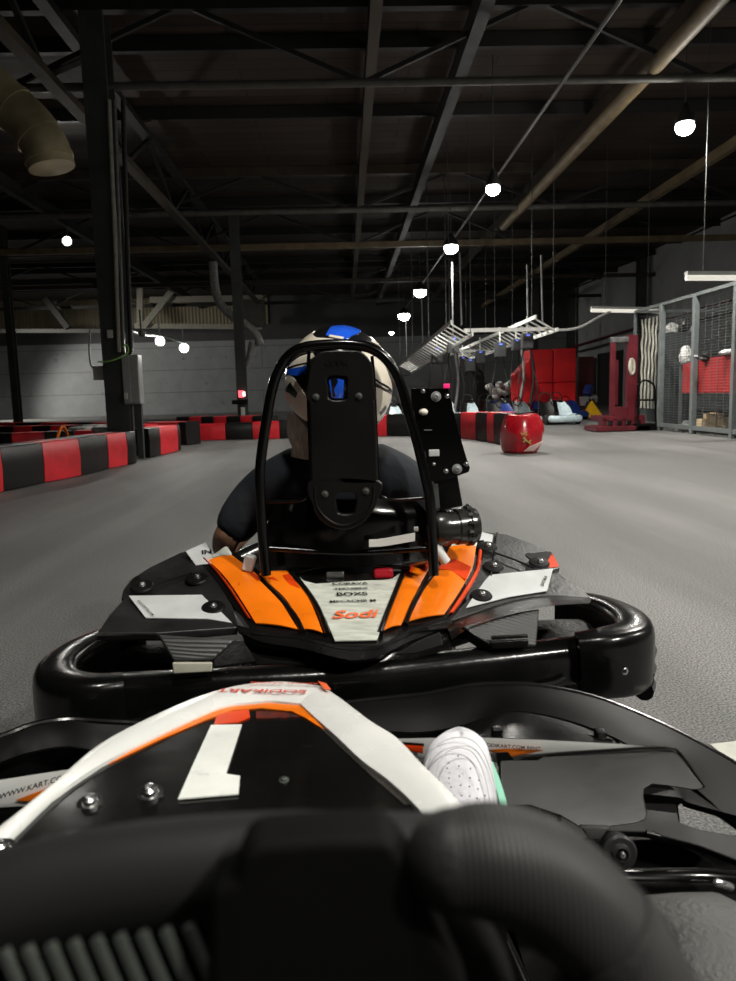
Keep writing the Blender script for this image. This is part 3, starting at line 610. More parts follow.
# ================= WIRE CAGE =================
XF = 6.66; FH = 2.62; PSTM = pm('grey_cage_steel', (.16, .18, .18), .5, metal=.2, var=.15); WIR = pm('cage_wire', (.12, .13, .13), .5)
def fp(px, z=0): 
    d = ray(px, 390); Y = XF*d.y/d.x; return V((XF, Y, z))
t = thing('wire_cage_wall', 'grey wire mesh cage wall with square posts along the right side', 'cage', (XF, 13, 0))
posts = [634, 660.5, 693.5, 734]
py_ = [fp(x).y for x in posts]+[9.8, 7.2]
for i, y in enumerate(py_):
    w = .1 if i else .06
    MB().box((XF, y, FH/2), (w, w, FH)).build('post', PSTM, t, bevel=.006)
MB().box((XF, (py_[0]+py_[-1])/2, FH), (.06, py_[0]-py_[-1], .06)).build('top_rail', PSTM, t); MB().box((XF, (py_[0]+py_[-1])/2, .12), (.06, py_[0]-py_[-1], .08)).build('bottom_rail', PSTM, t)
for i in range(5):
    m = MB(); y0, y1 = py_[i+1], py_[i]
    z = .2
    while z < FH-.04: m.box((XF+.052, (y0+y1)/2, z), (.004, y1-y0, .006)); z += .052
    y = y0+.2
    while y < y1: m.box((XF+.055, y, FH/2), (.006, .006, FH)); y += .25
    if i: m.build('mesh_panel', WIR, t, smooth=False)
t = thing('wire_cage_end_wall', 'far end wall of the wire cage behind the grey cabinet', 'cage', (9, py_[0], 0))
MB().bar((XF, py_[0]+.02, FH), (12, py_[0]+.02, FH), .06, .06).build('top_rail', PSTM, t); m = MB()
z = .2
while z < FH: m.box((9.3, py_[0]+.05, z), (5.3, .006, .008)); z += .08
m.build('mesh_panel', WIR, t, smooth=False)
STC = pm('clear_strip_plastic', (.42, .42, .36), .25, var=.3, scale=3)
t = thing('strip_curtain', 'pale wavy plastic strip curtain in the cage opening beside the maroon frame', 'strip curtain', P(648, 425, 16.3))
for i in range(7):
    q0 = fp(637+i*3.4); pts = [q0+V((.1+.01*math.sin(k*2+i), .012*math.sin(k*1.7+i), .45+k*.165)) for k in range(13)]
    MB().tube(pts, .036, n=8, sm=2, rz=.02, up=(1, 0, 0)).build('plastic_strip', STC, t)
CAB = pm('dark_grey_cabinet_paint', (.055, .062, .065), .45, var=.12, scale=2)
t = thing('storage_cabinet', 'tall dark grey two door cabinet inside the wire cage', 'cabinet', P(668, 429, 15.2))
a, c = P(646.5, 333, 16.6), P(693, 430, 16.6); c.z = 0
MB().box(((a.x+c.x)/2+.04, 16.79, a.z/2), (c.x-a.x, .36, a.z)).build('cabinet_body', CAB, t, bevel=.01)
w = (c.x-a.x)/2
for k in (0, 1): MB().box((a.x+w*(k+.5)+.04, 16.6, a.z/2), (w-.015, .02, a.z-.05)).build('door', CAB, t, bevel=.004)
# upper shelf with clutter behind
t = thing('storage_shelf', 'low shelf unit behind the wire mesh carrying bags and the red sheet', 'shelf unit', (7.5, 13.1, 0))
ZT = P(684, 362, 14.5).z-.02
MB().box((7.52, 13.35, ZT), (1.4, 3.5, .04)).build('shelf_board', CAB, t); MB().box((7.6, 13.35, .05), (1.2, 3.4, .04)).build('shelf_board', CAB, t)
for x in (6.86, 8.14):
    for y in (11.7, 15.0): MB().box((x, y, ZT/2), (.05, .05, ZT)).build('post', PSTM, t)
MB().box((8.24, 13.35, 1.3), (.04, 3.5, 2.6)).build('back_panel', CAB, t)
RSH = wave_bump(pm('red_sheet', (.42, .02, .022), .55, var=.15, scale=2), 6, 'Z', .3, .01)
a, c = P(678, 359, 14.0), P(735, 393, 12.2)
x0 = XF+.075; ya, yb = fp(678.5).y, 11.6
za, zb = P(678, 362, ya).z, P(678, 393, ya).z
tag(MB().panel([V((x0, ya, zb)), V((x0, yb, zb)), V((x0, yb, za+.05)), V((x0, ya-1.0, za+.03)), V((x0, ya, za-.05))], .012, n=(-1, 0, 0)).build('red_sheet', RSH), 'red ribbed sheet hanging behind the cage mesh at right', 'sheet')
CW = pm('crumpled_white_bag', (.75, .76, .74), .5, bump=.6, bscale=9); CBK = pm('crumpled_black_bag', (.02, .02, .02), .35, bump=.6, bscale=9)
def lump(c, r, mt, name, label, ct, seed):
    random.seed(seed); m = MB().ell(c, r, 18, 12)
    m.v = [c+(v-c)*(1+random.uniform(-.16, .16)) for v in m.v]
    return tag(m.build(name, mt, ang=20), label, ct)
lump(P(686, 356, 14.9), (.13, .13, .19), CW, 'white_bag', 'crumpled white bag on top of the left end of the red sheet', 'bag', 1)
lump(P(711, 356, 13.7), (.28, .15, .10), CBK, 'black_bag', 'crumpled black bag lying along the top of the red sheet', 'bag', 2)
lump(P(733, 352, 12.95), (.25, .15, .05), CW, 'white_bag', 'flat white bag at the right end on the red sheet, cut by the frame edge', 'bag', 3)
for i, (px, py, r) in enumerate(((672, 325, .16), (683, 321, .2), (692, 323, .15))): lump(P(px, py+4, 16.72), (r, r*.8, r*.8), (CW, CBK, CW)[i], ('white_bag', 'black_bag', 'white_bag')[i], ('small white bag on top of the grey cabinet at its left', 'dark bag on top of the grey cabinet', 'small white bag at the right end on top of the grey cabinet')[i], 'bag', 4+i)
TAN = pm('tan_cardboard', (.75, .58, .36), .7, bump=.3)
for i, (px, py, w, h, r) in enumerate(((702, 428, .15, .2, .2), (709, 424, .16, .30, -.2), (717, 424, .15, .32, .2), (725, 422, .15, .24, -.2))):
    q = P(px, py, 13.3); q.x = 7.1+i*.12+.1; q = P(px, py, 14.15-i*.02)
    tag(MB().box((q.x, q.y, h/2+.075), (w, .25, h), Euler((0, 0, r))).build('cardboard_box', TAN, bevel=.01), ('small tan box low at the left of the pile inside the cage', 'tan box second from left at the cage foot', 'tall tan box third from left at the cage foot', 'tan box at the right end of the pile in the cage')[i], 'box', 'boxes at the foot of the cage')
lump(P(687, 427, 14.75), (.14, .12, .13), STG, 'scrap_metal', 'heap of shiny scrap just left of the cage post', 'scrap', 9)
# ================= KART AHEAD =================
kr = thing('go_kart', 'black go kart ahead with orange and white rear fairing carrying the driver', 'go kart', (0, 1.9, 0))
KY = .00019
# rear bumper
def top_pt(px, py, yl, dz=-.055): return K(px, py, yl)+V((0, 0, dz))
cp = [top_pt(106, 683, .03), top_pt(200, 678, .0), top_pt(350, 670, -.015), top_pt(480, 656, .0), top_pt(594, 643, .03)]
MB().tube([p+V((0, .045, 0)) for p in cp], .045, n=20, sm=5, rz=.055, e=.62, up=(0, 0, 1)).build('rear_bumper', BLK, kr)
# highlight groove / rib and slot on the bumper
MB().tube([K(538, 686, .008), K(556, 683, .01), K(566, 678, .012)], .005, n=8, sm=3).build('bumper_slot', INK, kr)
pr = [V((.545, 1.70, .258)), V((.61, 1.695, .262)), V((.685, 1.73, .262)), V((.718, 1.82, .262)), V((.715, 1.95, .26)), V((.68, 2.06, .26)), V((.62, 2.12, .26))]
pl = [V((-.505, 1.565, .25)), V((-.575, 1.545, .25)), V((-.645, 1.575, .25)), V((-.685, 1.67, .25)), V((-.68, 1.80, .25)), V((-.645, 1.90, .255)), V((-.58, 1.97, .26))]
for q, s in ((pr, 'right'), (pl, 'left')):
    MB().tube(q, [.040, .048, .052, .050, .045, .038, .03], n=24, sm=5, rz=[.075, .082, .085, .085, .08, .07, .06], e=.45, up=(0, 0, 1)).build('corner_pod', BLK, kr)
bolt(K(623, 670, -.012), (0, -1, .1), .011, kr); bolt(K(80, 716, -.03), (0, -1, .1), .011, kr); bolt(K(158, 716, -.012), (0, -1, 0), .006, kr)
# ribbed outer end of right pod
for i in range(3):
    MB().tube([V((.72, 1.73, .26-i*.045)), V((.752, 1.80, .26-i*.045)), V((.748, 1.92, .26-i*.045))], .024, n=10, sm=4).build('pod_rib', BLK, kr)
# wheels
def wheel(x, y, w, r, par, mt=RUB, rim=True, z=None):
    z = z or r
    o = MB().lathe((x-w/2, y, z), (1, 0, 0), [(0, r*.45), (0, r*.8), (.012, r*.93), (.03, r), (w*.5, r*1.01), (w-.03, r), (w-.012, r*.93), (w, r*.8), (w, r*.45)], 40).build('tyre', mt, par)
    MB().lathe((x-w/2+.01, y, z), (1, 0, 0), [(0, .02), (0, r*.46), (.01, r*.5), (w-.03, r*.5), (w-.02, r*.46), (w-.02, .02)], 24).build('wheel_rim', ALU, o)
    return o
wheel(-.515, 1.86, .19, .142, kr); wheel(.575, 1.95, .19, .142, kr); wheel(-.60, 2.95, .13, .13, kr); wheel(.50, 3.05, .13, .13, kr)
MB().cyl((-.5, 1.86, .142), (.56, 1.95, .142), .02).build('rear_axle', ALU, kr)
MB().box((-.02, 2.5, .055), (.62, 1.35, .03)).build('floor_pan', BLKM, kr, bevel=.008)
MB().tube([(-.30, 1.75, .10), (-.34, 2.2, .10), (-.28, 2.9, .10), (-.20, 3.2, .12), (.16, 3.2, .12), (.26, 2.9, .10), (.32, 2.2, .10), (.28, 1.8, .10)], .016, sm=4).build('chassis_tube', GLB, kr)
MB().tube([(-.50, 3.18, .17), (-.36, 3.36, .19), (-.02, 3.42, .2), (.32, 3.38, .19), (.46, 3.22, .17)], .05, n=14, sm=5, rz=.08, up=(0, 0, 1)).build('front_bumper', BLK, kr)
MB().ruled([(-.16, 3.3, .26), (-.2, 3.05, .42), (-.17, 2.85, .55)], [(.12, 3.3, .26), (.16, 3.05, .42), (.13, 2.85, .55)], .015, crown=.04).build('front_fairing', WHT, kr)
# side pods
def face(pts, mt, name, th=.012, par=kr, bev=0, sm=0, n=None): return MB().panel(pts, th, sm=sm, n=n).build(name, mt, par, bevel=bev)
# --- left side panel group
lp = [S(121, 598, 0, .02), S(123, 590, 0, .05), S(131, 579, 0, .06), S(150, 567, 0, .06), S(180, 552.5, 0, .05), S(190, 550, 0, .04), S(200, 563), S(214, 577), S(232, 605), S(238, 626), S(203, 597)]
lps = face(lp, BLKM, 'side_panel', .02, bev=.003)
face([S(131, 591, .004, .05), S(135, 578, .004, .06), S(150, 577, .004, .06), S(160, 579, .004, .05), S(153, 588, .004, .05), S(142, 592, .004, .05)], INK, 'panel_recess', .004, par=lps, sm=3)
MB().tube([S(146, 591, .004), S(165, 583, .004), S(192, 574, .004)], .0025, n=6).build('panel_seam', INK, lps)
face([S(186, 553, .006), S(206, 544, .006), S(210, 552, .006), S(215, 565, .006), S(202, 566, .006), S(196, 567, .006)], GRS, 'white_sticker', .002, par=lps)
text('IN', S(207, 555, .009), S(212, 555)-S(202, 556), S(207, 548)-S(207, 560), .02, INK, lps, 'lettering')
lw = [S(97, 633), S(108, 616, 0, .01), S(125, 597, 0, .02), S(203, 596), S(222, 609), S(238, 627), S(212, 629), S(157, 633), S(140, 633)]
lwp = face(lw, BLKM, 'rear_wing_panel', .022, bev=.004)
face([S(129, 597, .004), S(202, 596, .004), S(212, 606, .004), S(222, 614, .004), S(232, 624, .004), S(208, 620, .004), S(146, 619, .004)], GRS, 'white_sticker', .002, par=lwp)
text('KARTCENTER.COM', S(146, 611, .008), S(153, 617)-S(140, 604), S(152, 608)-S(144, 612), .006, INK, lwp, 'lettering', sx=1.2)
face([S(97, 633), S(157, 633), S(157, 634.5, 0, -.005), S(97, 636, 0, -.005)], BLK, 'wing_lip', .01)
# vent box left
vb = face([K(157, 634, .05), K(237, 639, .03), K(213, 660, .01), K(173, 661, .01)], wave_bump(pm('ribbed_black_plastic', (.035, .036, .036), .4, var=.1), 60, 'Y', .4, .003), 'vent_box', .05, bev=.006)
RIBB = MATS['ribbed_black_plastic']
face([K(172, 663, .0), K(212, 663, .0), K(212, 672, -.002), K(173, 674, -.002)], WHB, 'number_plate_light', .012, bev=.003)
face([K(213, 660, .01), K(237, 639, .03), K(243, 640, .05), K(258, 662, .03), K(214, 668, .0)], BLK, 'vent_side', .03, bev=.004)
face([K(140, 636, .07), K(160, 637, .06), K(176, 664, .02), K(176, 677, .02), K(150, 677, .05), K(108, 680, .06), K(98, 676, .1)], INK, 'wheel_well', .02, n=(0, -1, 0)) if False else None
# --- right side panels
rp = [S(479, 531, 0, .02), S(506, 534, 0, .05), S(530, 543, 0, .05), S(552, 553, 0, .04), S(560, 568, 0, .03), S(553, 571), S(490, 578), S(483, 590), S(466, 600), S(462, 575), S(470, 548)]
rps = face(rp, BLKM, 'side_panel', .02, bev=.003)
face([S(478, 532, .004, .02), S(493, 536, .004, .02), S(491, 552, .004, .02), S(474, 549, .004, .02)], GRS, 'white_sticker', .002, par=rps)
MB().tube([S(497, 534, .004, .03), S(495, 554, .004, .01), S(491, 577, .004)], .003, n=6).build('panel_seam', INK, rps)
MB().tube([S(495, 554, .004), S(515, 561, .004), S(534, 569, .004)], .003, n=6).build('panel_seam', INK, rps)
face([S(525, 555, .004), S(535, 554, .004), S(551, 553, .004), S(552, 564, .004), S(544, 567, .004), S(533, 562, .004)], INK, 'panel_recess', .004, par=rps, sm=3)
face([S(546, 565, .006), S(552, 555, .006), S(559, 568, .006), S(550, 569.5, .006)], ORD, 'orange_corner', .003, par=rps)
rw = [S(447, 622), S(460, 607), S(470, 596), S(484, 578), S(489, 576), S(553, 569, 0, .01), S(570, 580, 0, .01), S(584, 590, 0, .01), S(591, 598), S(546, 595), S(509, 602), S(470, 614)]
rwp = face(rw, BLKM, 'rear_wing_panel', .022, bev=.004)
face([S(484, 583, .004), S(490, 576, .004), S(520, 573, .004), S(553, 569.5, .004), S(547, 592, .004), S(509, 598, .004), S(466, 609, .004), S(474, 597, .004)], GRS, 'white_sticker', .002, par=rwp)
text('KARTING', S(544, 583, .008), S(541, 590)-S(548, 574), S(538, 581)-S(549, 584), .009, INK, rwp, 'lettering')
# swooping lip on the right wing
MB().ruled([S(592, 598, 0), S(546, 596, .001), S(509, 602, .001), S(470, 615, .001), S(447, 627, .001)], [K(590, 603, .11), K(548, 606, .08), K(509, 615, .06), K(470, 628, .04), K(452, 640, .03)], .012, n=(0, -1, .4)).build('wing_lip', BLK, kr)
face([K(462, 626, .05), K(500, 615, .07), K(540, 608, .09), K(537, 646, .03), K(492, 647, .02), K(474, 634, .03)], RIBB, 'vent_box', .05, bev=.006)
face([K(490, 642, .01), K(529, 640, .012), K(528, 648, .012), K(492, 649, .01)], BLK, 'vent_slat', .01, bev=.002)
face([K(492, 637, .008), K(528, 635, .01), K(528, 638, .01), K(492, 640, .008)], BLK, 'vent_slat', .01, bev=.001)
# --- central fairing base
GAP = BLK
def blade(left, right, name, mt, lift=.004, th=.003, par=None, crown=.004, sm=4):
    return MB().ruled([S(x, y, lift) for x, y in left], [S(x, y, lift) for x, y in right], th, sm=sm, k=4, n=(0, -.35, 1), crown=crown).build(name, mt, par or kr)
base = MB().ruled([S(200, 560), S(222, 590), S(247, 624), S(252, 634)], [S(236, 552), S(262, 574), S(297, 612), S(312, 640)], .02, n=(0, -.35, 1)).build('rear_fairing', BLK, kr)
MB().ruled([S(250, 570, -.003), S(275, 598, -.003), S(302, 632, -.003), S(312, 640, -.003)], [S(300, 572, -.003), S(313, 596, -.003), S(332, 634, -.003), S(340, 648, -.003)], .02, n=(0, -.35, 1)).build('fairing_blade', BLK, base)
MB().ruled([S(296, 574, -.002), S(312, 600, -.002), S(330, 636, -.002), S(338, 648, -.002)], [S(412, 570, -.002), S(398, 598, -.002), S(380, 636, -.002), S(376, 646, -.002)], .02, n=(0, -.35, 1)).build('fairing_centre', BLK, base)
MB().ruled([S(403, 564, -.003), S(392, 592, -.003), S(378, 634, -.003), S(374, 646, -.003)], [S(440, 560, -.003), S(424, 585, -.003), S(403, 628, -.003), S(400, 640, -.003)], .02, n=(0, -.35, 1)).build('fairing_blade', BLK, base)
MB().ruled([S(446, 543), S(428, 582), S(405, 624), S(398, 634)], [S(484, 540), S(480, 570), S(455, 616), S(448, 628)], .02, n=(0, -.35, 1)).build('fairing_blade', BLK, base)
# stickers
blade([(208, 562), (221, 574), (235, 592), (256, 625)], [(232, 557), (258, 577), (277, 598), (298, 631)], 'orange_sticker', ORG, .006, par=base)
blade([(203, 560), (215, 572), (230, 592), (248, 620)], [(206, 561), (219, 574), (233, 592), (252, 622)], 'orange_stripe', ORD, .006, par=base)
blade([(207, 561), (213, 557), (222, 551)], [(231, 557), (232, 556), (228, 549)], 'white_tip', WHS, .0065, par=base, sm=3)
face([S(243, 570, .0085), S(256, 577, .0085), S(262, 583, .0085), S(250, 584, .0085), S(238, 588, .0085)], ORD, 'dark_orange_patch', .001, par=base)
blade([(259, 575), (272, 587), (288, 603), (303, 630)], [(287, 572), (301, 588), (312, 606), (323, 634)], 'orange_sticker', ORG, .004, par=base)
face([S(268, 580, .0075), S(290, 576, .0075), S(300, 590, .0075), S(285, 586, .0075)], ORD, 'dark_orange_patch', .001, par=base)
ctr = face([S(300, 578, .004), S(304, 582, .004), S(316, 585, .004), S(350, 582.5, .004), S(385, 581, .004), S(392, 580, .004), S(402, 573, .004), S(396, 590, .004), S(386, 615, .004), S(377, 641, .004), S(335, 642, .004), S(325, 618, .004), S(312, 597, .004)], WHS, 'white_sticker', .003, par=base)
blade([(409, 566), (400, 585), (393, 605), (384, 631)], [(435, 562), (424, 578), (413, 600), (401, 626)], 'orange_sticker', ORG, .004, par=base)
face([S(409, 567, .0075), S(433, 563, .0075), S(426, 573, .0075), S(416, 575, .0075), S(404, 578, .0075)], ORD, 'dark_orange_patch', .001, par=base)
blade([(450, 548), (440, 568), (424, 592), (408, 623)], [(476, 548), (472, 570), (458, 595), (444, 616)], 'orange_sticker', ORG, .006, par=base)
blade([(479, 551), (475, 572), (461, 596), (448, 616)], [(482, 553), (479, 572), (466, 596), (453, 614)], 'orange_stripe', ORD, .006, par=base)
blade([(451, 548), (453, 544), (456, 542)], [(476, 548), (477, 544), (473, 541)], 'white_tip', WHS, .0065, par=base, sm=3)
face([S(444, 562, .0105), S(455, 562, .0105), S(471, 570, .0105), S(466, 583, .0105), S(450, 573, .0105), S(437, 572, .0105)], ORD, 'dark_orange_patch', .001, par=base)
# gap ridges
for pts in (((291, 575), (305, 590), (318, 610), (328, 636)), ((262, 582), (280, 600), (295, 618), (303, 634)), ((405, 570), (396, 592), (388, 612), (380, 634)), ((441, 566), (425, 586), (414, 604), (405, 626))):
    MB().tube([S(x, y, .004) for x, y in pts], .0075, n=10, sm=4).build('fairing_ridge', BLK, base)
R_ = S(380, 600)-S(330, 601.5); U_ = S(350, 585)-S(350, 610)
text('CORAVA', S(350, 586.5, .008), R_, U_, .0105, INK, ctr, 'lettering', sx=1.6)
text('TEKNIBEX', S(351, 591.5, .008), R_, U_, .0095, INK, ctr, 'lettering', sx=1.5)
text('BOXS', S(352, 597, .008), R_, U_, .016, INK, ctr, 'lettering', sx=1.45)
text('MECACHR M', S(353, 604, .008), R_, U_, .010, INK, ctr, 'lettering', sx=1.5)
text('Sodi', S(353, 617.5, .008), R_, U_, .034, INKO, ctr, 'logo', shear=.35, sx=1.35)
# lower body below the stickers
MB().ruled([S(238, 626), S(262, 633), S(300, 639), S(335, 648), S(356, 650), S(380, 648), S(403, 638), S(428, 626), S(450, 620)],
           [K(250, 664, .03), K(270, 664, .03), K(300, 664, .02), K(335, 668, .01), K(356, 671, .005), K(382, 668, .01), K(410, 660, .02), K(440, 652, .03), K(470, 642, .03)], .02, sm=3, n=(0, -1, .3), crown=-.02).build('fairing_skirt', BLK, kr)
MB().ruled([S(236, 625, .001), S(262, 631, .001), S(300, 636.5, .001), S(335, 645, .001), S(356, 647, .001), S(380, 645, .001), S(403, 633, .001), S(428, 623, .001), S(450, 617, .001)],
           [S(238, 630, -.004), S(262, 640, -.006), S(300, 646, -.006), S(335, 655, -.006), S(356, 658, -.006), S(380, 654, -.006), S(403, 642, -.006), S(428, 632, -.006), S(452, 623, -.004)], .012, sm=3, n=(0, -.7, .7)).build('fairing_edge', BLK, base)
face([K(395, 655, .0), K(420, 640, .01), K(440, 632, .02), K(443, 645, .01), K(418, 653, .0)], INK, 'skirt_recess', .01, bev=.002)
for px, py in ((142, 588), (197, 580), (213, 609), (487, 548), (493, 568), (481, 597), (539, 564)):
    o = MB().lathe(S(px, py, .004), (0, -.3, 1), [(0, 0), (0, .03), (.004, .027), (.006, .012)], 20).build('bolt_recess', INK, kr)
    bolt(S(px+1, py, .008), (0, -.3, 1), .008, o, mat=ALU)
# ---- engine area in the gap, seat ----
MB().box((-.02, 2.0, .16), (.5, .3, .2)).build('engine_cover', BLKM, kr, bevel=.02)
MB().box(K(383, 573, .34), (.055, .03, .03)).build('red_cap', REDP, kr, bevel=.008)
MB().box(K(335, 574, .34), (.05, .03, .02)).build('metal_clip', ALU, kr, bevel=.004)
MB().tube([K(292, 573, .34), K(320, 567, .34), K(350, 564, .34), K(385, 566, .34), K(410, 568, .34)], .006, sm=3).build('cross_cable', GLB, kr)
SM = GLB
m = MB().ruled([P(262, 566, 1.97), P(266, 530, 1.97), P(272, 512, 1.98), P(282, 497, 1.99)], [P(432, 560, 2.0), P(430, 530, 2.0), P(426, 512, 2.0), P(412, 497, 2.02)], .03, k=8, n=(0, -1, 0), crown=.05); m.build('seat_back', SM, kr)
MB().ruled([(-.2, 2.05, .36), (-.2, 2.12, .14), (-.19, 2.35, .09), (-.17, 2.5, .14)], [(.16, 2.05, .36), (.16, 2.12, .14), (.15, 2.35, .09), (.13, 2.5, .14)], .02, k=6, n=(0, 0, 1), crown=-.03).build('seat_shell', SM, kr)
MB().ruled([P(369, 540, 1.9), P(385, 538.5, 1.9), P(415, 533, 1.9)], [P(369, 547, 1.9), P(385, 546, 1.9), P(415, 541, 1.9)], .006, n=(0, -1, 0)).build('white_label', WHT, kr)
MB().box(P(416, 529, 1.93), (.012, .01, .012)).build('white_clip', WHT, kr, bevel=.002)
# ---- roll hoop ----
HY = 1.90
hp = [(266, 575), (263, 540), (261, 500), (260, 470), (265, 430), (272, 390), (280, 368), (291, 354), (306, 347), (333, 344.5), (355, 345), (372, 349), (387, 360), (399, 380), (408, 410), (418, 445), (425, 475), (430, 500), (432, 535), (434, 575)]
MB().tube([P(x, y, HY) for x, y in hp], .0135, n=16, sm=4).build('roll_hoop', GLB, kr)
MB().tube([P(x, y, HY+.006) for x, y in ((309, 352), (308, 375), (309, 420), (311, 485), (307, 496), (298, 501), (264, 502))], .0045, n=10, sm=4).build('inner_rod', GLB, kr)
MB().tube([P(x, y, HY+.006) for x, y in ((372, 356), (374, 380), (376, 430), (379, 488), (384, 497), (395, 500), (424, 498))], .0045, n=10, sm=4).build('inner_rod', GLB, kr)
MB().tube([P(264, 548, HY+.03), P(350, 553, HY+.04), P(430, 548, HY+.03)], .008, n=10, sm=4).build('lower_cross_tube', GLB, kr)
# headrest
HR = pm('headrest_black', (.0045, .004, .0035), .34, spec=.3, var=.3, scale=5, rvar=.1)
out = [(320, 352), (345, 350.5), (361, 351.5), (372, 364), (374, 385), (376, 420), (378, 455), (378, 480), (377, 500), (370, 515), (359, 526), (345, 530), (331, 527), (320, 520), (313, 508), (311, 490), (310, 450), (309, 410), (308, 380), (311, 364)]
hd = thing('headrest', '', '', (0, 0, 0)) if False else None
def ring_plate(outer, inner, Y, th, mt, name, par, bev=.004):
    # plate with a hole: rows from outer to inner
    n = 48
    def resample(pts):
        q = cat([V((a, b_, 0)) for a, b_ in pts], 8, True); cx = sum(p.x for p in q)/len(q); cy = sum(p.y for p in q)/len(q); return q, cx, cy
    qi, cx, cy = resample(inner); qo, _, _ = resample(outer)
    def at(q, ang):
        best = None
        dx, dy = math.cos(ang), math.sin(ang)
        for i in range(len(q)):
            a, b2 = q[i], q[(i+1) % len(q)]; ax, ay, bx, by = a.x-cx, a.y-cy, b2.x-cx, b2.y-cy
            c1 = dx*ay-dy*ax; c2 = dx*by-dy*bx
            if (c1 <= 0 < c2) or (c2 <= 0 < c1):
                t = c1/(c1-c2); x, y = ax+(bx-ax)*t, ay+(by-ay)*t
                if x*dx+y*dy > 0: best = (cx+x, cy+y)
        return best
    m = MB(); O = []; I = []
    for k in range(n):
        a = 2*math.pi*k/n+.001; o_ = at(qo, a); i_ = at(qi, a); O.append(P(o_[0], o_[1], Y)); I.append(P(i_[0], i_[1], Y))
    b_ = V((0, th, 0)); m.rings([O, I, [p+b_ for p in I], [p+b_ for p in O]], loop=True); return m.build(name, mt, par, bevel=bev)
up_o = [(320, 352), (345, 350.5), (361, 351.5), (372, 364), (374, 384), (375, 402), (350, 404), (309, 402), (308, 380), (311, 364)]
hr = ring_plate(up_o, [(328.5, 377), (346, 377), (346.5, 388), (346, 399), (330, 399), (328, 388)], HY-.012, .03, HR, 'headrest', kr)
face([P(x, y, HY-.012) for x, y in ((309, 400), (342, 402), (375, 400), (377, 440), (378, 485), (311, 485), (310, 440))], HR, 'headrest_pad', .03, par=hr, n=(0, -1, 0), bev=.006)
ring_plate([(311, 480), (378, 480), (378, 500), (371, 514), (360, 525), (345, 530), (330, 527), (319, 519), (313, 507)], [(337, 494), (355, 494), (355, 510), (351, 514), (340, 514), (337, 509)], HY-.012, .03, HR, 'headrest_lower_plate', hr)
MB().tube([P(x, y, HY-.014) for x, y in ((315, 487), (316, 503), (323, 515), (334, 523), (345, 525), (358, 520), (368, 511), (373, 500), (374, 486))], .003, n=8, sm=4).build('raised_edge', HR, hr)
for x, y in ((316, 397), (359, 396), (325, 494), (366, 491)): bolt(P(x, y, HY-.014), (0, -1, 0), .006, hr, mat=STD)
text('OTK', P(337, 362, HY-.016), (1, 0, .03), (0, 0, 1), .012, HR, hr, 'embossed_mark', sx=1.8, lift=.0005)
# ---- side bracket right ----
BY = 1.93
bk_ = face([P(x, y, BY) for x, y in ((411, 388), (448, 388), (453, 408), (459, 432), (466, 456), (470, 468), (469, 472), (458, 476), (432, 482), (428, 478), (419, 435), (411, 400))], GLB, 'side_bracket', .012, n=(0, -1, 0), bev=.002)
for x, y, r in ((423, 391, .004), (436, 396.5, .009), (447, 396, .0045), (466, 464, .0045), (457, 469, .009), (446, 471, .0045), (434, 464, .003)): bolt(P(x, y, BY-.001), (0, -1, 0), r, bk_, mat=CHR if r < .008 else STG)
MB().ell(P(423.5, 412, BY-.008), (.012, .01, .009), 14, 10).build('white_hole_fill', pm('cream_hole_fill', (.7, .65, .55), .35), bk_)  # pale lump added where the bracket has a white hole
MB().box(P(434, 453, BY-.004), (.028, .006, .018)).build('pale_cutout_plate', GRS, bk_, bevel=.002)
MB().box(P(446.5, 386, BY), (.016, .012, .012)).build('pink_glow_marker', em('pink_glow_marker', (.9, .02, .2), .3), bk_, bevel=.002)  # marker given a faint glow of its own; no lamp inside
MB().bar(P(424, 430, BY-.003), P(432, 430, BY-.003), .003, .002).build('slot', STG, bk_)
face([P(x, y, BY+.02) for x, y in ((432, 470), (457, 472), (463, 506), (440, 511))], GLB, 'bracket_leg', .05, n=(0, -1, 0), bev=.003)
face([P(x, y, BY+.01) for x, y in ((433, 484), (438, 484), (440, 508), (434, 508))], STD, 'bracket_gusset', .01, n=(0, -1, 0), bev=.001)
# air box / filter cylinder
c0, c1 = P(433, 529, 1.97), P(476, 525, 2.0); d = (c1-c0); Ld = d.length
fl = MB().lathe(c0, d, [(-.01, .02), (0, .045), (.01, .05), (Ld*.28, .05), (Ld*.3, .046), (Ld*.5, .046), (Ld*.52, .05), (Ld*.75, .051), (Ld*.77, .056), (Ld*.86, .056), (Ld*.88, .05), (Ld*.97, .048), (Ld, .03), (Ld+.005, .01)], 28).build('air_filter', pm('filter_black', (.02, .02, .018), .22, var=.2), kr)
for k in range(7):
    a = -.5+k*.42; q = c0+d*.82+V((0, -math.cos(a)*.057, math.sin(a)*.057)); MB().box(q, (.012, .006, .008)).build('clamp_tab', CHR if k % 2 else STD, fl)
MB().tube([P(433, 540, 1.96), P(440, 553, 1.95), P(446, 562, 1.95)], .014, n=10, sm=3).build('white_hose', WHT, kr)
MB().box(P(249, 563, 1.95), (.03, .03, .045), Euler((0, .3, 0))).build('white_bracket', WHT, kr, bevel=.006)
# steering wheel of the kart ahead
sc = V((-.03, 2.62, .60)); m = MB().tube([sc+V((.145*math.cos(a), -.05*math.sin(a), .125*math.sin(a))) for a in [k*math.pi/12 for k in range(24)]], .014, n=10, closed=True)
m.build('steering_wheel', BLKM, kr); MB().cyl(sc, sc+V((0, .3, -.35)), .014).build('steering_column', STG, kr)
MB().bar(sc+V((-.13, 0, 0)), sc+V((.13, 0, 0)), .03, .01).build('steering_spoke', BLKM, kr)

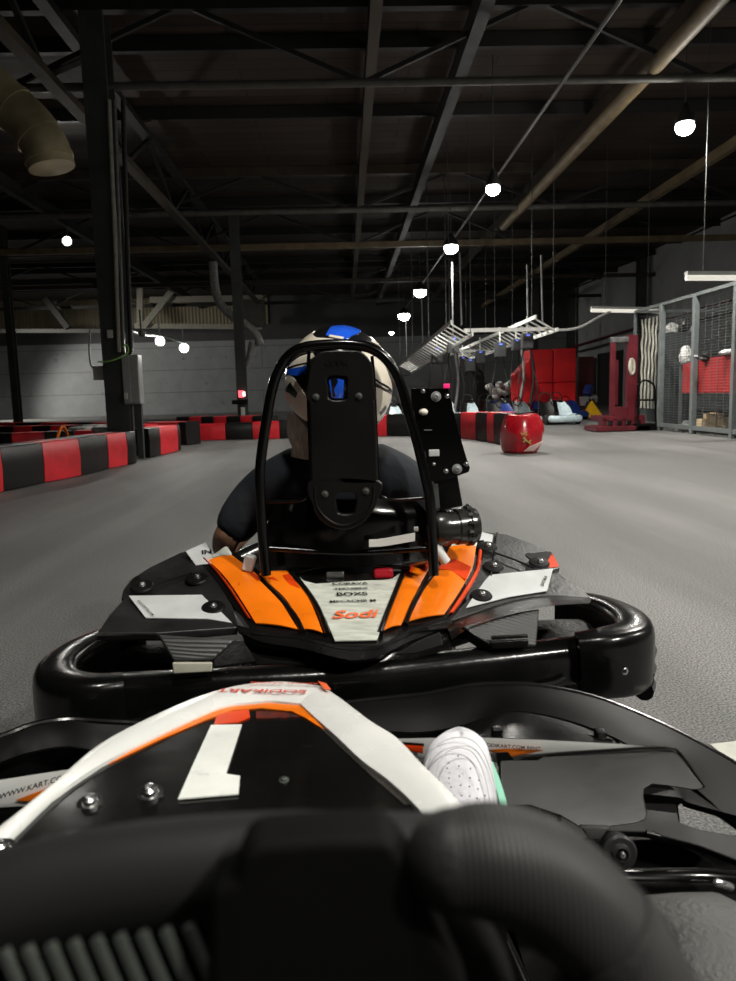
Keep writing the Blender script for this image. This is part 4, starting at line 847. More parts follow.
# ================= DRIVER =================
SKIN = pm('skin', (.36, .19, .12), .5, var=.1); SHIRT = pm('navy_tee_cotton', (.006, .009, .014), .9, var=.3, scale=9, bump=.3, bscale=30); PANTS = pm('dark_trousers', (.01, .01, .012), .85)
HAIR = pm('grey_balaclava', (.5, .49, .46), .8, var=.3, scale=30, bump=.4, stretch=(4, 4, .6))
dr = thing('person', 'seated kart driver from behind in navy shirt and white, black and blue helmet', 'person', (-.03, 2.25, .11))
def skin_mesh(verts, edges, radii, name, mt, par, sub=2, root=0):
    me = bpy.data.meshes.new(name); me.from_pydata([V(v) for v in verts], edges, []); o = bpy.data.objects.new(name, me); col.objects.link(o)
    md = o.modifiers.new('s', 'SKIN'); md.use_smooth_shade = True
    for i, r in enumerate(radii):
        sv = me.skin_vertices[0].data[i]; sv.radius = (r, r) if not isinstance(r, tuple) else r; sv.use_root = (i == root)
    s2 = o.modifiers.new('u', 'SUBSURF'); s2.levels = sub; s2.render_levels = sub
    bpy.context.view_layer.update()
    m2 = bpy.data.meshes.new_from_object(o.evaluated_get(bpy.context.evaluated_depsgraph_get())); bpy.data.objects.remove(o)
    off = V((0, 0, 0)); q = par
    while q is not None: off += q.location; q = q.parent
    for v in m2.vertices: v.co -= off
    for p in m2.polygons: p.use_smooth = True
    m2.name = name; m2.materials.clear(); m2.materials.append(mt); r = bpy.data.objects.new(name, m2); col.objects.link(r); r.parent = par; return r
bx = -.03
vs = [(bx, 2.24, .20), (bx, 2.20, .34), (bx, 2.17, .48), (bx, 2.15, .60), (bx, 2.12, .70), (bx, 2.10, .78), (bx, 2.08, .86), (bx, 2.08, .98),
      (bx-.12, 2.15, .685), (bx-.21, 2.15, .655), (-.36, 2.14, .52), (-.39, 2.25, .45), (-.32, 2.42, .51), (-.20, 2.56, .60), (-.175, 2.60, .635),
      (bx+.12, 2.15, .69), (bx+.20, 2.16, .665), (.27, 2.2, .53), (.30, 2.32, .46), (.24, 2.44, .51), (.14, 2.56, .60), (.115, 2.60, .635),
      (bx-.09, 2.32, .19), (bx-.16, 2.62, .38), (bx-.15, 2.95, .17), (bx-.16, 3.06, .15), (bx+.09, 2.32, .19), (bx+.16, 2.62, .38), (bx+.15, 2.95, .17), (bx+.16, 3.06, .15)]
es = [(0, 1), (1, 2), (2, 3), (3, 4), (4, 5), (5, 6), (6, 7), (4, 8), (8, 9), (9, 10), (10, 11), (11, 12), (12, 13), (13, 14), (4, 15), (15, 16), (16, 17), (17, 18), (18, 19), (19, 20), (20, 21), (0, 22), (22, 23), (23, 24), (24, 25), (0, 26), (26, 27), (27, 28), (28, 29)]
ra = [(.14, .12), (.135, .11), (.15, .11), (.16, .11), (.12, .09), (.055, .055), (.07, .08), (.085, .1), .075, .06, .045, .038, .034, .027, .032, .075, .06, .045, .038, .034, .027, .032, .085, .06, .04, .045, .085, .06, .04, .045]
body = skin_mesh(vs, es, ra, 'body', SKIN, dr)
# five fingers per hand closing round the wheel rim
for s, hx in ((-1, -.175), (1, .115)):
    for k in range(4):
        z = .66-k*.021; L_ = (.9, 1, .95, .75)[k]
        f = skin_mesh([(hx, 2.60, z), (hx-s*.005, 2.635, z+.002), (hx-s*.03*L_, 2.65, z), (hx-s*.042*L_, 2.63, z-.003)], [(0, 1), (1, 2), (2, 3)], [.009, .0085, .008, .0065], 'finger', SKIN, dr, 1)
    skin_mesh([(hx, 2.585, .645), (hx-s*.025, 2.60, .662), (hx-s*.04, 2.605, .668)], [(0, 1), (1, 2)], [.011, .009, .007], 'thumb', SKIN, dr, 1)
# T-shirt and trousers: same skeleton, slightly larger
tv = [vs[i] for i in (1, 2, 3, 4)]+[(bx, 2.115, .74)]+[vs[8], vs[9], (-.31, 2.145, .585), (-.362, 2.165, .505)]+[vs[15], vs[16], (.245, 2.19, .585), (.285, 2.24, .50)]
te = [(0, 1), (1, 2), (2, 3), (3, 4), (3, 5), (5, 6), (6, 7), (7, 8), (3, 9), (9, 10), (10, 11), (11, 12)]
skin_mesh(tv, te, [(.165, .135), (.175, .135), (.18, .125), (.14, .105), .07, .095, .082, .072, .064, .095, .082, .07, .062], 'tshirt', SHIRT, dr)
pv = [(bx, 2.24, .20), (bx-.09, 2.32, .195), (bx-.16, 2.62, .385), (bx-.15, 2.93, .18), (bx+.09, 2.32, .195), (bx+.16, 2.62, .385), (bx+.15, 2.93, .18), (bx, 2.21, .32)]
skin_mesh(pv, [(0, 1), (1, 2), (2, 3), (0, 4), (4, 5), (5, 6), (0, 7)], [(.15, .12), .095, .07, .052, .095, .07, .052, (.145, .12)], 'trousers', PANTS, dr)
for s in (-1, 1): MB().tube([(bx+s*.155, 3.0, .10), (bx+s*.16, 3.08, .12), (bx+s*.16, 3.12, .20), (bx+s*.16, 3.13, .25)], [.035, .042, .04, .03], n=14, sm=4).build('shoe', INK, dr)
# balaclava / hair at the neck
MB().tube([P(300, 458, 2.06), P(302, 445, 2.06), P(300, 432, 2.05), P(301, 415, 2.05)], [.026, .030, .036, .04], n=14, sm=4).build('balaclava', HAIR, dr)
MB().tube([V((bx, 2.09, .76)), V((bx, 2.08, .83)), V((bx, 2.07, .9))], [.05, .055, .07], n=18, sm=4).build('neck_cloth', HAIR, dr)
# helmet
hc = P(339, 385, 2.06); 
HB, HW = pm('helmet_black', (.006, .006, .007), .15, coat=.8, var=.1), pm('helmet_white', (.72, .66, .55), .22, var=.08, scale=8, coat=.6, dirt=((.5, .42, .32), 6, .62)); HBL = pm('helmet_blue', (.012, .09, .62), .2, coat=.7, var=.15)
hrx, hry, hrz = .150, .165, .160
def hel(az, el, k=1.0):     # az 0 = back (towards camera), + = right
    z = math.sin(el); r = math.cos(el); w = 1-.10*max(0, -z)**1.5
    return hc+V((hrx*math.sin(az)*r*w*k, -hry*math.cos(az)*r*w*k, hrz*z*k))
m = MB(); rs = []
for i in range(25):
    el = -.98+i*(math.pi/2-.01+.98)/24; rs.append([hel(2*math.pi*k/48, el) for k in range(48)])
m.rings(rs); hm = m.build('helmet', HB, dr)
def hpatch(poly, mt, name, k=1.012):
    # poly in (az, el) degrees -> grid-filled patch hugging the shell
    pts = [V((math.radians(a), math.radians(e), 0)) for a, e in poly]; bm = bmesh.new()
    f = bm.faces.new([bm.verts.new(p) for p in pts]); bmesh.ops.triangulate(bm, faces=[f])
    for _ in range(4):
        long_ = [e for e in bm.edges if e.calc_length() > .12]
        if not long_: break
        bmesh.ops.subdivide_edges(bm, edges=long_, cuts=1); bmesh.ops.triangulate(bm, faces=bm.faces)
    m = MB(); m.v = [hel(v.co.x, v.co.y, k) for v in bm.verts]; bm.verts.index_update(); m.f = [[v.index for v in f.verts] for f in bm.faces]
    n0 = len(m.v); m.v += [hel(v.co.x, v.co.y, .995) for v in bm.verts]; m.f += [[i+n0 for i in f][::-1] for f in m.f[:]]
    for e in bm.edges:
        if len(e.link_faces) == 1: a, b_ = e.verts[0].index, e.verts[1].index; m.f.append([a, b_, b_+n0, a+n0])
    bm.free(); return m.build(name, mt, hm, ang=60)
def PXH(px, py):
    # pixel -> az/el on the helmet (nearest hit), used to lay the paint pattern out
    d = ray(px, py); o_ = CAM-hc; A = (d.x/hrx)**2+(d.y/hry)**2+(d.z/hrz)**2; Bq = 2*(o_.x*d.x/hrx**2+o_.y*d.y/hry**2+o_.z*d.z/hrz**2); C = (o_.x/hrx)**2+(o_.y/hry)**2+(o_.z/hrz)**2-1
    D = Bq*Bq-4*A*C; t = (-Bq-math.sqrt(max(D, 0)))/(2*A); p = o_+d*t; q = V((p.x/hrx, p.y/hry, p.z/hrz)); q.normalize()
    return (math.degrees(math.atan2(q.x, -q.y)), math.degrees(math.asin(max(-1, min(1, q.z)))))
def hp_(pix, mt, name, k=1.012): return hpatch([PXH(x, y) for x, y in pix], mt, name, k)
hp_([(287, 371), (291, 364), (300, 357), (313, 353), (318, 362), (313, 371), (300, 370)], HW, 'white_flash')
hp_([(288, 368), (302, 363.6), (314, 361.5), (314, 362.7), (302, 365), (288, 370)], HB, 'pinstripe', 1.016)
hp_([(288, 370), (302, 367), (313, 365), (306, 374), (297, 376), (288, 374)], HBL, 'blue_flash', 1.018)
hp_([(285.5, 378), (291, 374), (299, 384), (306, 396), (312, 405), (313, 424), (303, 420), (294, 412), (288, 403), (285.5, 390)], HW, 'white_cheek')
hp_([(286, 391), (291, 382), (298, 393), (296, 398), (290, 393)], HB, 'black_chevron', 1.017)
hp_([(361, 351), (366, 351), (375, 356), (385, 367), (389, 377), (392, 390), (385, 389), (372, 381), (369, 370)], HW, 'white_flash')
hp_([(371, 376), (380, 382), (391.5, 390), (391.3, 392), (380, 384.5), (371.5, 378.5)], HB, 'pinstripe', 1.018)
hp_([(371, 380), (380, 386), (390, 392.5), (390, 394), (380, 388.5), (372, 382.5)], HB, 'pinstripe', 1.018)
hp_([(372, 384), (376, 387), (384, 391), (391.5, 395), (391, 405), (388, 418), (384, 424), (375, 420), (374, 400)], HW, 'white_cheek')
hp_([(380, 412), (386, 405), (387, 408), (382, 415)], HB, 'black_mark', 1.018)
hp_([(382, 418), (388, 409), (389, 412), (384, 420)], HB, 'black_mark', 1.018)
hp_([(376, 422), (385, 424), (389, 420), (384, 430), (378, 434)], pm('helmet_grey', (.12, .14, .15), .3), 'grey_flash', 1.014)
hp_([(326, 336), (332, 327), (345, 326), (360, 329), (352, 336), (346, 340)], HBL, 'blue_crown', 1.016)
hp_([(330, 335.5), (344, 338), (343, 340), (329, 337.5)], HW, 'white_bar', 1.02)
hp_([(298, 343), (305, 337), (315, 331), (317, 338), (330, 339), (345, 341), (310, 344)], HW, 'white_crown')
hp_([(370, 337), (378, 341), (386, 349), (380, 346), (371, 342)], HW, 'white_streak')
hp_([(329, 380), (334, 378), (344, 380), (343, 398), (332, 398)], HBL, 'blue_back')
hp_([(331, 378), (337, 377), (338, 382), (334, 390), (336, 396), (333, 398)], HB, 'pinstripe', 1.018)
# ================= OWN KART (foreground) =================
ok = thing('go_kart', 'foreground go kart with number one on its nose and a big steering wheel', 'go kart', (-.10, .6, 0))
# --- nose panel lies on a sloping plane
T0, T1, T2 = P(285, 689, 1.22), P(0, 838, .70), P(446, 798, .78)
NN = (T1-T0).cross(T2-T0).normalized()
if NN.z < 0: NN = -NN
CTR = P(270, 760, 1.0)
def NP(px, py, lift=0.0):
    d = ray(px, py); t = NN.dot(T0-CAM)/NN.dot(d); p = CAM+d*t
    return p+NN*lift
WN = pm('glossy_white_nose_plastic', (.66, .67, .65), .28, var=.08, scale=7, dirt=((.4, .4, .37), 25, .68), coat=.2)
BN = pm('scuffed_black_nose_panel', (.004, .004, .0038), .14, var=.4, scale=5, rvar=.06, dirt=((.014, .013, .012), 9, .62), spec=.3, bump=.05)
oL = [(-45, 872), (0, 838), (55, 792), (100, 753), (151, 725), (201, 703), (241, 692), (281, 688.5), (322, 693)]
iL = [(-30, 882), (4, 850), (52, 803), (102, 768), (151, 743), (201, 719), (228, 709), (268, 704.5), (300, 707)]
oR = [(322, 693), (342, 707), (370, 729), (396, 746), (421, 773), (446, 798), (480, 836)]
iR = [(300, 707), (316, 722), (338, 742), (362, 765), (386, 783), (413, 808), (440, 840)]
MB().ruled([NP(x, y, .012) for x, y in oL], [NP(x, y, .006) for x, y in iL], .006, n=NN, k=4, crown=.004).build('white_nose_edge', WN, ok)
nr_ = MB().ruled([NP(x, y, .012) for x, y in oR], [NP(x, y, .006) for x, y in iR], .006, n=NN, k=4, crown=.004).build('white_nose_edge', WN, ok)
# skirts dropping from the outer edge so the nose has depth
def skirt(pts, dz, out, name, mt):
    A = [NP(x, y, .010) for x, y in pts]; B = [p+V((out*.03*(1 if p.x > CTR.x else -1), .02, -dz)) for p in A]
    MB().ruled(A, B, .006, n=V((0, -1, .2)), k=3).build(name, mt, ok)
skirt(oL, .16, .6, 'nose_skirt', BLK); skirt(oR, .16, .6, 'nose_skirt', BLK)
blackp = MB().panel([NP(x, y, .001) for x, y in ([(-30, 884)]+iL[1:]+iR[1:-1]+[(430, 880)])], .006, n=NN).build('black_nose_panel', BN, ok)
def nd(pts, mt, name, lift=.003, th=.0015, par=blackp, sm=0): return MB().panel([NP(x, y, lift) for x, y in pts], th, n=NN, sm=sm).build(name, mt, par)
nd([(108, 766), (151, 741.5), (201, 718), (228, 708.5), (268, 704.5), (300, 707), (316, 722), (325, 732), (306, 720), (292, 713), (262, 709.5), (232, 712), (206, 721.5), (160, 741)], ORG, 'orange_edge_stripe')
nd([(217, 717), (232, 713), (249, 711.5), (250, 719), (238, 724), (214, 726)], ORD, 'orange_patch')
nd([(256, 713), (285, 714), (300, 718), (284, 719.5), (256, 720)], pm('dark_red_patch', (.10, .012, .006), .4, dirt=((.01, .01, .01), 60, .5)), 'dark_red_patch')
nd([(301, 706), (322, 716), (350, 742), (378, 770), (414, 806), (404, 806), (372, 778), (340, 748), (318, 727)], pm('smoked_edge', (.035, .032, .028), .22), 'smoked_edge', .002)
nd([(211, 727.5), (242, 727), (226, 777), (240, 779), (238.5, 797), (178, 802), (191, 772)], pm('white_number', (.66, .68, .64), .35, dirt=((.5, .5, .47), 15, .6)), 'number_one', .004)
for x, y, r in ((90, 805, .009), (150, 796, .010), (1, 852, .009), (284, 782, .004)):
    bolt(NP(x, y, .002), NN+V((0, -.3, 0)), r if r < .02 else .008, blackp, mat=CHR if r > .005 else STD)
up_ = (NP(280, 705)-NP(280, 690)).normalized(); rt_ = (NP(250, 697)-NP(310, 698)).normalized()
text('SODIKART', NP(262, 699.5, .0135), rt_, up_, .017, INKR, nr_, 'red_lettering', sx=1.3)
text('RENTAL RACING', NP(284, 693.5, .0165), rt_, up_, .009, INKR, nr_, 'red_lettering', sx=1.2)
nd([(318, 692), (326, 694.5), (331, 701), (324, 700)], INKO, 'orange_tip', .019, par=nr_)
# dark tank body under the nose panel
MB().ruled([V((-.5, .72, .42)), V((-.35, .95, .30)), V((-.14, 1.15, .24))], [V((.17, .78, .42)), V((.10, .98, .30)), V((.02, 1.15, .24))], .25, n=(0, 0, 1), k=6).build('nose_core', INK, ok)
# --- front bumper, wide sweeping plastic
def BT(px, py, Y): return P(px, py, Y)
topc = [(-120, 770, 1.18), (-60, 752, 1.24), (0, 735, 1.31), (33, 723, 1.36), (68, 718, 1.40), (109, 720, 1.42), (174, 722.5, 1.45), (240, 720, 1.47), (310, 706, 1.50), (366, 699, 1.52), (426, 693, 1.53), (477, 683.5, 1.53), (532, 684, 1.52), (592, 695.5, 1.49), (648, 717, 1.43), (693, 739, 1.37), (736, 763, 1.31), (790, 800, 1.22)]
lowc = [(-120, 812, 1.14), (-60, 785, 1.20), (0, 762, 1.27), (30, 752, 1.32), (68, 746, 1.35), (109, 752, 1.38), (174, 752, 1.40), (240, 748, 1.42), (310, 735, 1.44), (366, 730, 1.45), (420, 732, 1.45), (465, 724, 1.45), (507, 711, 1.45), (557, 717, 1.42), (612, 736, 1.36), (652, 760, 1.30), (700, 792, 1.23), (750, 840, 1.12)]
BUM = pm('satin_black_bumper', (.0025, .0025, .0025), .24, var=.3, scale=6, bump=.05, bscale=50, spec=.3, rvar=.06)
MB().ruled([P(*q) for q in topc], [P(*q) for q in lowc], .012, n=(0, -.75, .65), k=6, sm=4, crown=.003).build('front_bumper', pm('matte_bumper_face', (.002, .002, .002), .42, spec=.08, var=.3, rvar=.05, dirt=((.006, .006, .006), 5, .6)), ok)
MB().ruled([P(x, y, Y)+V((0, .002, -.002)) for x, y, Y in topc], [P(x, y, Y)+V((0, .05, -.14)) for x, y, Y in topc], .01, n=(0, 1, .2), k=3, sm=4).build('bumper_front_face', BUM, ok)
MB().tube([P(*q)+V((0, 0, -.003)) for q in topc], .006, n=8, sm=4).build('bumper_edge', BUM, ok)
for x, y in ((172, 733), (82, 714)): pass
# dark inner ledges seen inside the bumper arc on the right
MB().ruled([P(465, 726, 1.44), P(507, 712, 1.44), P(557, 719, 1.41), P(612, 738, 1.35)], [P(470, 740, 1.30), P(510, 738, 1.30), P(560, 742, 1.28), P(620, 748, 1.24)], .01, n=(0, -.5, .8), k=3).build('bumper_ledge', BLK, ok)
MB().tube([P(478, 734, 1.38), P(515, 727, 1.38), P(560, 733, 1.36), P(612, 742, 1.30)], .006, n=8, sm=4).build('inner_rod', BLK, ok)
for x, y in ((497, 735), (600, 737)): MB().box(P(x, y, 1.32), (.02, .02, .03)).build('bracket', BLK, ok, bevel=.003)
# --- right side shelf with slot: rails around the opening
MB().ruled([P(620, 742, 1.34), P(660, 768, 1.28), P(705, 800, 1.21), P(760, 838, 1.11)], [P(600, 790, 1.18), P(676, 797, 1.16), P(690, 803, 1.155), P(760, 822, 1.11)], .012, n=(0, -.3, 1), k=4).build('side_deck', INK, ok)
# lower lip with slot end
deck = [(560, 800), (676, 803), (680, 822), (700, 829), (740, 836), (790, 846), (790, 880), (736, 860), (700, 846), (646, 832), (600, 830), (560, 850)]
MB().panel([P(x, y, 1.17-.0022*(y-800)) for x, y in deck], .014, n=(0, -.3, 1)).build('side_deck_lip', INK, ok, bevel=.003)
MB().panel([P(x, y, 1.19) for x, y in ((560, 770), (652, 772), (686, 798), (678, 806), (680, 822), (560, 830))], .02, n=(0, -1, .2)).build('inner_wall', INK, ok)
MB().tube([P(646, 833, 1.10), P(680, 842, 1.09), P(720, 853, 1.07), P(770, 868, 1.04)], .006, n=10, sm=3).build('lip_edge', BUM, ok)
# --- white and orange side wings of the nose
wl = [(-60, 792), (0, 780), (41, 773.5), (82, 767.5), (112, 765), (95, 775), (62, 790), (30, 801), (0, 803), (-60, 806)]
WL = MB().panel([P(x, y, .98+.0006*(x+60)) for x, y in wl], .012, n=(0, -.5, .85)).build('white_side_wing', WN, ok)
MB().panel([P(x, y, .975+.0006*(x+60)) for x, y in ((16, 800), (49, 787.5), (64, 785), (48, 793), (32, 800.5))], .002, n=(0, -.5, .85)).build('orange_flash', ORG, WL)
text('WWW.KART.COM', P(37, 790, .985)+V((0, -.006, .008)), P(60, 783, 1)-P(14, 797, 1), P(30, 780, 1)-P(33, 795, .98), .008, INK, WL, 'lettering', sx=1.1)
MB().panel([P(x, y, .99+.0006*(x+60)) for x, y in ((-60, 805), (0, 802.5), (32, 801), (58, 790), (40, 815), (0, 850), (-60, 880))], .02, n=(0, -1, .2)).build('wing_underside', INK, ok)
wr = [(385, 739), (430, 738), (478, 737.5), (543, 740), (620, 744), (658, 747.5), (620, 750), (585, 751.5), (553, 753.5), (520, 756), (500, 758), (430, 756), (396, 750)]
WR = MB().panel([P(x, y, 1.06) for x, y in wr], .012, n=(0, -.5, .85)).build('white_side_wing', WN, ok)
MB().panel([P(x, y, 1.053) for x, y in ((489, 750), (505, 748.5), (543, 750), (530, 752.5), (517, 754.5), (508, 758.5), (500, 754))], .002, n=(0, -.5, .85)).build('orange_flash', ORG, WR)
MB().panel([P(x, y, 1.053) for x, y in ((400, 744.5), (423, 746), (423, 753), (404, 749))], .002, n=(0, -.5, .85)).build('orange_flash', ORD, WR)
MB().panel([P(x, y, 1.054) for x, y in ((396, 741.5), (424, 743.5), (424, 746), (398, 744))], .002, n=(0, -.5, .85)).build('black_stripe', INK, WR)
text('SODIKART.COM RENT', P(512, 747, 1.052), P(545, 749, 1)-P(484, 744.6, 1), (0, .5, 1), .0052, INK, WR, 'lettering', sx=1.2)
SAT = pm('satin_dark_panel', (.007, .007, .0066), .34, var=.25, scale=3, spec=.3, bump=.05)
# big dark inner panel below the right wing
pn = [(500, 760), (520, 757), (560, 753.5), (610, 750), (656, 747.5), (669, 748), (678, 751), (690, 769), (704.5, 787), (701, 790.5), (694, 790.5), (664, 786), (652, 785), (645, 790), (644.5, 797), (648, 814), (646, 820), (638, 823.5), (608, 827.5), (580, 828), (560, 816), (530, 806), (500, 806)]
m = MB(); pts = []
for x, y in pn: pts.append(P(x, y, 1.055-(y-748)*.0012+max(0, x-655)*.0012))
m.panel(pts, .014, n=(0, -1, .25)).build('inner_panel', SAT, ok, bevel=.003)
MB().tube([P(505, 759, 1.045), P(560, 753.5, 1.045), P(610, 750, 1.045), P(656, 747.5, 1.045), P(670, 748.5, 1.06), P(680, 753, 1.075), P(704, 787, 1.07)], .0022, n=8, sm=3).build('panel_edge', SAT, ok)
MB().panel([P(580, 826, .95), P(611, 827, .95), P(601, 840, .94), P(590, 840.5, .94)], .008, n=(0, -1, .2)).build('panel_tab', SAT, ok, bevel=.002)
MB().panel([P(x, y, 1.04) for x, y in ((496, 753), (508, 752), (514, 760), (545, 756), (530, 764), (512, 772), (498, 766))], .004, n=(0, -1, .3)).build('broken_edge', INK, ok)
# round bush
bc = P(620, 853, .93)
MB().lathe(bc, (0, -1, .25), [(-.02, .010), (-.02, .0225), (0, .024), (.004, .021), (.004, .014), (.008, .012), (.009, .009), (.004, .008), (.004, .003)], 28).build('round_bush', BLKM, ok)
bolt(bc+V((0, -.006, .002)), (0, -1, .25), .005, ok, mat=CHR, washer=False)
# steering knuckle, front axle
MB().tube([P(560, 870, .95), P(620, 880, .95), P(700, 880, .97), P(760, 885, 1.0)], .016, n=12, sm=3).build('front_axle', GLB, ok)
MB().tube([P(715, 882, .93), P(722, 884, .93), P(730, 887, .94)], .006, n=10, sm=3).build('brake_fitting', CHR, ok)
# tyres
wc = P(650, 905, .93); wheel(.435, .835, .15, .13, ok, RUBG); wheel(-.64, .86, .15, .13, ok, RUBG)
wheel(.54, -.15, .2, .14, ok); wheel(-.72, -.2, .2, .14, ok)
# floor tray, frame, pedals, side pods, seat, rear bumper
MB().box((-.10, .55, .05), (.70, 1.55, .025)).build('floor_tray', INK, ok, bevel=.006)
MB().box((-.10, 1.31, .09), (.9, .14, .08)).build('front_tray', INK, ok, bevel=.01)
MB().box((.50, .98, .05), (.62, .64, .025)).build('side_tray', INK, ok, bevel=.006)
MB().tube([(-.42, -.3, .09), (-.44, .4, .09), (-.38, 1.1, .09), (-.30, 1.4, .1), (.12, 1.42, .1), (.20, 1.12, .09), (.26, .4, .09), (.24, -.3, .09)], .016, n=12, sm=4).build('chassis_tube', GLB, ok)
for s, x in ((-1, -.62), (1, .42)):
    MB().tube([(x, .72, .16), (x+s*.06, .4, .17), (x+s*.06, .1, .17), (x, -.05, .16)], .09, n=16, sm=4, rz=.08, e=.7, up=(0, 0, 1)).build('side_pod', BUM, ok)
MB().panel([V((.10, 1.02, .10)), V((.16, 1.02, .10)), V((.16, 1.05, .30)), V((.10, 1.05, .30))], .01, n=(0, -1, 0)).build('pedal', GLB, ok, bevel=.003)
MB().panel([V((-.34, 1.02, .10)), V((-.28, 1.02, .10)), V((-.28, 1.05, .30)), V((-.34, 1.05, .30))], .01, n=(0, -1, 0)).build('pedal', GLB, ok, bevel=.003)
MB().ruled([(-.28, .30, .12), (-.30, .02, .07), (-.28, -.22, .25), (-.26, -.34, .58)], [(.08, .30, .12), (.10, .02, .07), (.08, -.22, .25), (.06, -.34, .58)], .015, n=(0, .5, 1), k=6, crown=-.03).build('seat', GLB, ok)
MB().tube([(-.72, -.38, .24), (-.5, -.5, .26), (.3, -.5, .26), (.54, -.36, .24)], .045, n=14, sm=4, rz=.07, up=(0, 0, 1)).build('rear_bumper', BUM, ok)
# wall of dark plastic closing the gap under the right wing
MB().panel([P(500, 800, 1.0), P(580, 826, .98), P(660, 834, 1.02), P(780, 880, .98), P(780, 960, .80), P(560, 960, .80)], .01, n=(0, -.4, 1)).build('inner_floor_cover', INK, ok) if False else None
# --- steering wheel, very close to the camera
SWG = pm('soft_grey_wheel_cover', (.011, .011, .0115), .6, spec=.22, var=.12, scale=6)
sw = MB()
YW = .25
left = [(-190, 1330), (-175, 1180), (-140, 1040), (-75, 950), (0, 906), (100, 882), (200, 870), (300, 865), (410, 866), (440, 866)]
rgt = [(452, 860), (492, 860), (538, 876), (588, 918), (634, 978), (668, 1050), (700, 1180), (705, 1330), (660, 1500), (540, 1640), (380, 1700), (150, 1700), (-20, 1640), (-145, 1500), (-190, 1330)]
def W(px, py, dY=0): return P(px, py, YW-(py-860)*.00006+dY)
rim = MB().tube([W(x, y) for x, y in left], .0185, n=24, sm=6).build('wheel_rim', SWG, ok)
GRS_ = wave_bump(pm('striped_grip_rubber', (.020, .020, .020), .5, spec=.3, var=.2), 160, 'X', .35, .0006)
gr = MB().tube([W(x, y, -.028) for x, y in rgt[:7]], [.0160, .0180, .0186, .0186, .018, .0175, .017], n=28, sm=6).build('rubber_grip', GRS_, ok)
MB().ell(W(454, 860, -.028), (.0161, .0161, .0161), 20, 12).build('grip_end', GRIP, gr)
MB().tube([W(x, y, -.008) for x, y in rgt[6:]], .018, n=20, sm=5).build('wheel_rim_lower', SWG, ok)
# collar ring on the grip
a, b_ = W(598, 930, -.028), W(606, 940, -.028); MB().tube([a, b_], .0196, n=28).build('grip_collar', GRIP, gr)
# hub pad with cooling ribs
hub = MB().panel([W(x, y, .012) for x, y in ((-120, 960), (0, 905), (200, 880), (420, 872), (470, 900), (520, 1000), (520, 1400), (-40, 1400))], .03, n=(0, -1, 0)).build('wheel_hub_pad', pm('hub_black', (.0015, .0015, .0015), .7, spec=.1), ok, bevel=.004)
for i in range(9):
    x = 4+i*23; MB().bar(W(x, 950-i*3, -.022), W(x+26, 1010-i*3, -.022), .0026, .003, up=(0, -1, 0)).build('cooling_rib', STD, hub)
MB().panel([W(x, y, -.032) for x, y in ((207, 890), (234, 882), (240, 852), (262, 844), (330, 839), (390, 839), (408, 862), (470, 1000), (520, 1300), (205, 1300))], .02, n=(0, -1, 0)).build('wheel_black_slab', MATS['hub_black'], ok, bevel=.004)  # plain black slab in front of the rim and hub
MB().tube([W(200, 1150, .03), V((-.06, .62, .42)), V((-.08, .95, .15))], .012, n=14, sm=4).build('steering_column', STG, ok)

# ================= SHOE =================
SHW = pm('white_perforated_leather', (.64, .64, .68), .5, var=.05, scale=30, bump=.08); MNT = pm('mint_green_leather', (.30, .66, .50), .5, var=.06); SOL = pm('white_rubber_sole', (.62, .63, .62), .55)
sh = thing('sneaker', 'white sneaker toe with punched holes and mint green side, pointing up behind the nose panel', 'shoe', P(462, 850, .90))
# toe points up and away, foot leans back; the sole faces forward
def SH(px, py, Y=.93): return P(px, py, Y)
cx = [(459, 731, .0), (459, 733, .018), (458.5, 738, .030), (458, 745, .039), (457.5, 755, .0445), (457.5, 770, .0485), (458.5, 787, .0505), (460, 808, .051), (464, 840, .052), (470, 880, .048)]
THS = (.004, .012, .019, .024, .028, .032, .036, .040, .046, .05)
rs = []
up = []
CC = cat([(p_[0], p_[1], p_[2]*1000) for p_ in cx], 5); TT = [q_.x for q_ in cat([(t_, 0, 0) for t_ in THS], 5)]
for i, q_ in enumerate(CC):
    px, py, w = q_.x, q_.y, q_.z/1000
    c_ = P(px, py, .97-.0006*(py-730)); th = TT[i]; ring = []
    for k in range(28):
        a = 2*math.pi*k/28; x = math.cos(a); y = math.sin(a)
        ring.append(c_+V((max(w, .004)*x, -th*y*(1 if y > 0 else .35), .006*(-y))))
    rs.append(ring)
MB().rings(rs).build('shoe_upper', SHW, sh, ang=80)
def edge(px, py, Y): return P(px, py, Y)
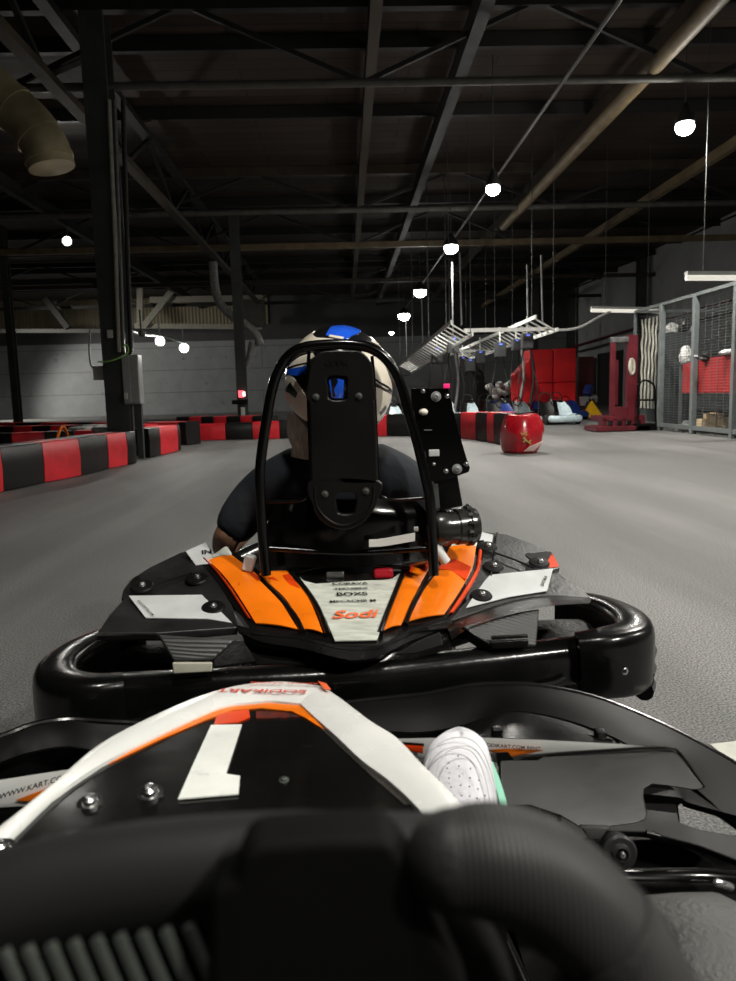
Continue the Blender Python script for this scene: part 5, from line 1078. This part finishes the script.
# stitched toe-cap borders
def arcs(w, h, top, th, name, mt, dY=0.0):
    pts = []
    for k in range(17):
        a = math.pi*k/16; pts.append((459+1*0-w*math.cos(a)*1.0+ (2 if k > 8 else 0), top+h-h*math.sin(a)))
    return pts
def on_upper(px, py):
    # front surface of the upper at a pixel
    t = (py-731)/120; best = None
    for i in range(len(cx)-1):
        if cx[i][1] <= py <= cx[i+1][1] or i == len(cx)-2:
            f = min(1, (py-cx[i][1])/(cx[i+1][1]-cx[i][1])); w = cx[i][2]+(cx[i+1][2]-cx[i][2])*f; c0 = cx[i][0]+(cx[i+1][0]-cx[i][0])*f
            th = THS[i]+(THS[i+1]-THS[i])*f
            Yc = .97-.0006*(py-730); u = (px-c0)/737*Yc/max(w, .003); u = max(-.97, min(.97, u)); return P(px, py, Yc-th*math.sqrt(1-u*u)-.0012)
m = MB(); m.tube([on_upper(x, y) for x, y in ((434, 806), (435, 785), (439, 765), (447, 752), (459, 747.5), (471, 751), (480, 763), (487, 785), (491, 806))], .0009, n=6, sm=3).build('toe_cap_seam', SOL, sh)
MB().tube([on_upper(x, y) for x, y in ((422, 800), (424, 775), (429, 757), (440, 743), (457, 737), (472, 740), (483, 752), (492, 775), (497, 800))], .0008, n=6, sm=3).build('toe_seam', SOL, sh)
for x, y in ((458, 756), (447, 768), (459, 766), (470.5, 768.5), (449, 778), (459.5, 776), (470, 778), (479, 780), (439, 780.5), (451, 787), (460.5, 785.5), (469.5, 786.5), (478, 789), (454, 796), (461.5, 795.5), (469.5, 796), (477, 798), (485, 795.5)):
    MB().ell(on_upper(x, y), (.0011, .0008, .0011), 8, 6).build('punched_hole', INK, sh)
MB().ruled([P(489, 762, .955), P(494, 780, .945), P(500, 803, .935), P(508, 835, .92)], [P(493, 762, .975), P(500, 780, .97), P(507, 803, .96), P(515, 835, .95)], .006, n=(.6, -1, 0), k=2).build('mint_side', MNT, sh)
MB().tube([P(440, 900, .90), P(436, 960, .82), P(430, 1060, .72)], [.045, .05, .055], n=18, sm=3).build('ankle_collar', SHW, sh)
def _end():
    s = bpy.context.scene
    s.view_settings.view_transform = 'Standard'; s.view_settings.look = 'None'; s.view_settings.exposure = 0; s.view_settings.gamma = 1; s.view_settings.use_curve_mapping = False
    s.cycles.use_denoising = True
    w = bpy.data.worlds.new('w'); s.world = w; w.use_nodes = True
    w.node_tree.nodes['Background'].inputs[0].default_value = (.5, .55, .6, 1); w.node_tree.nodes['Background'].inputs[1].default_value = .004
_end()
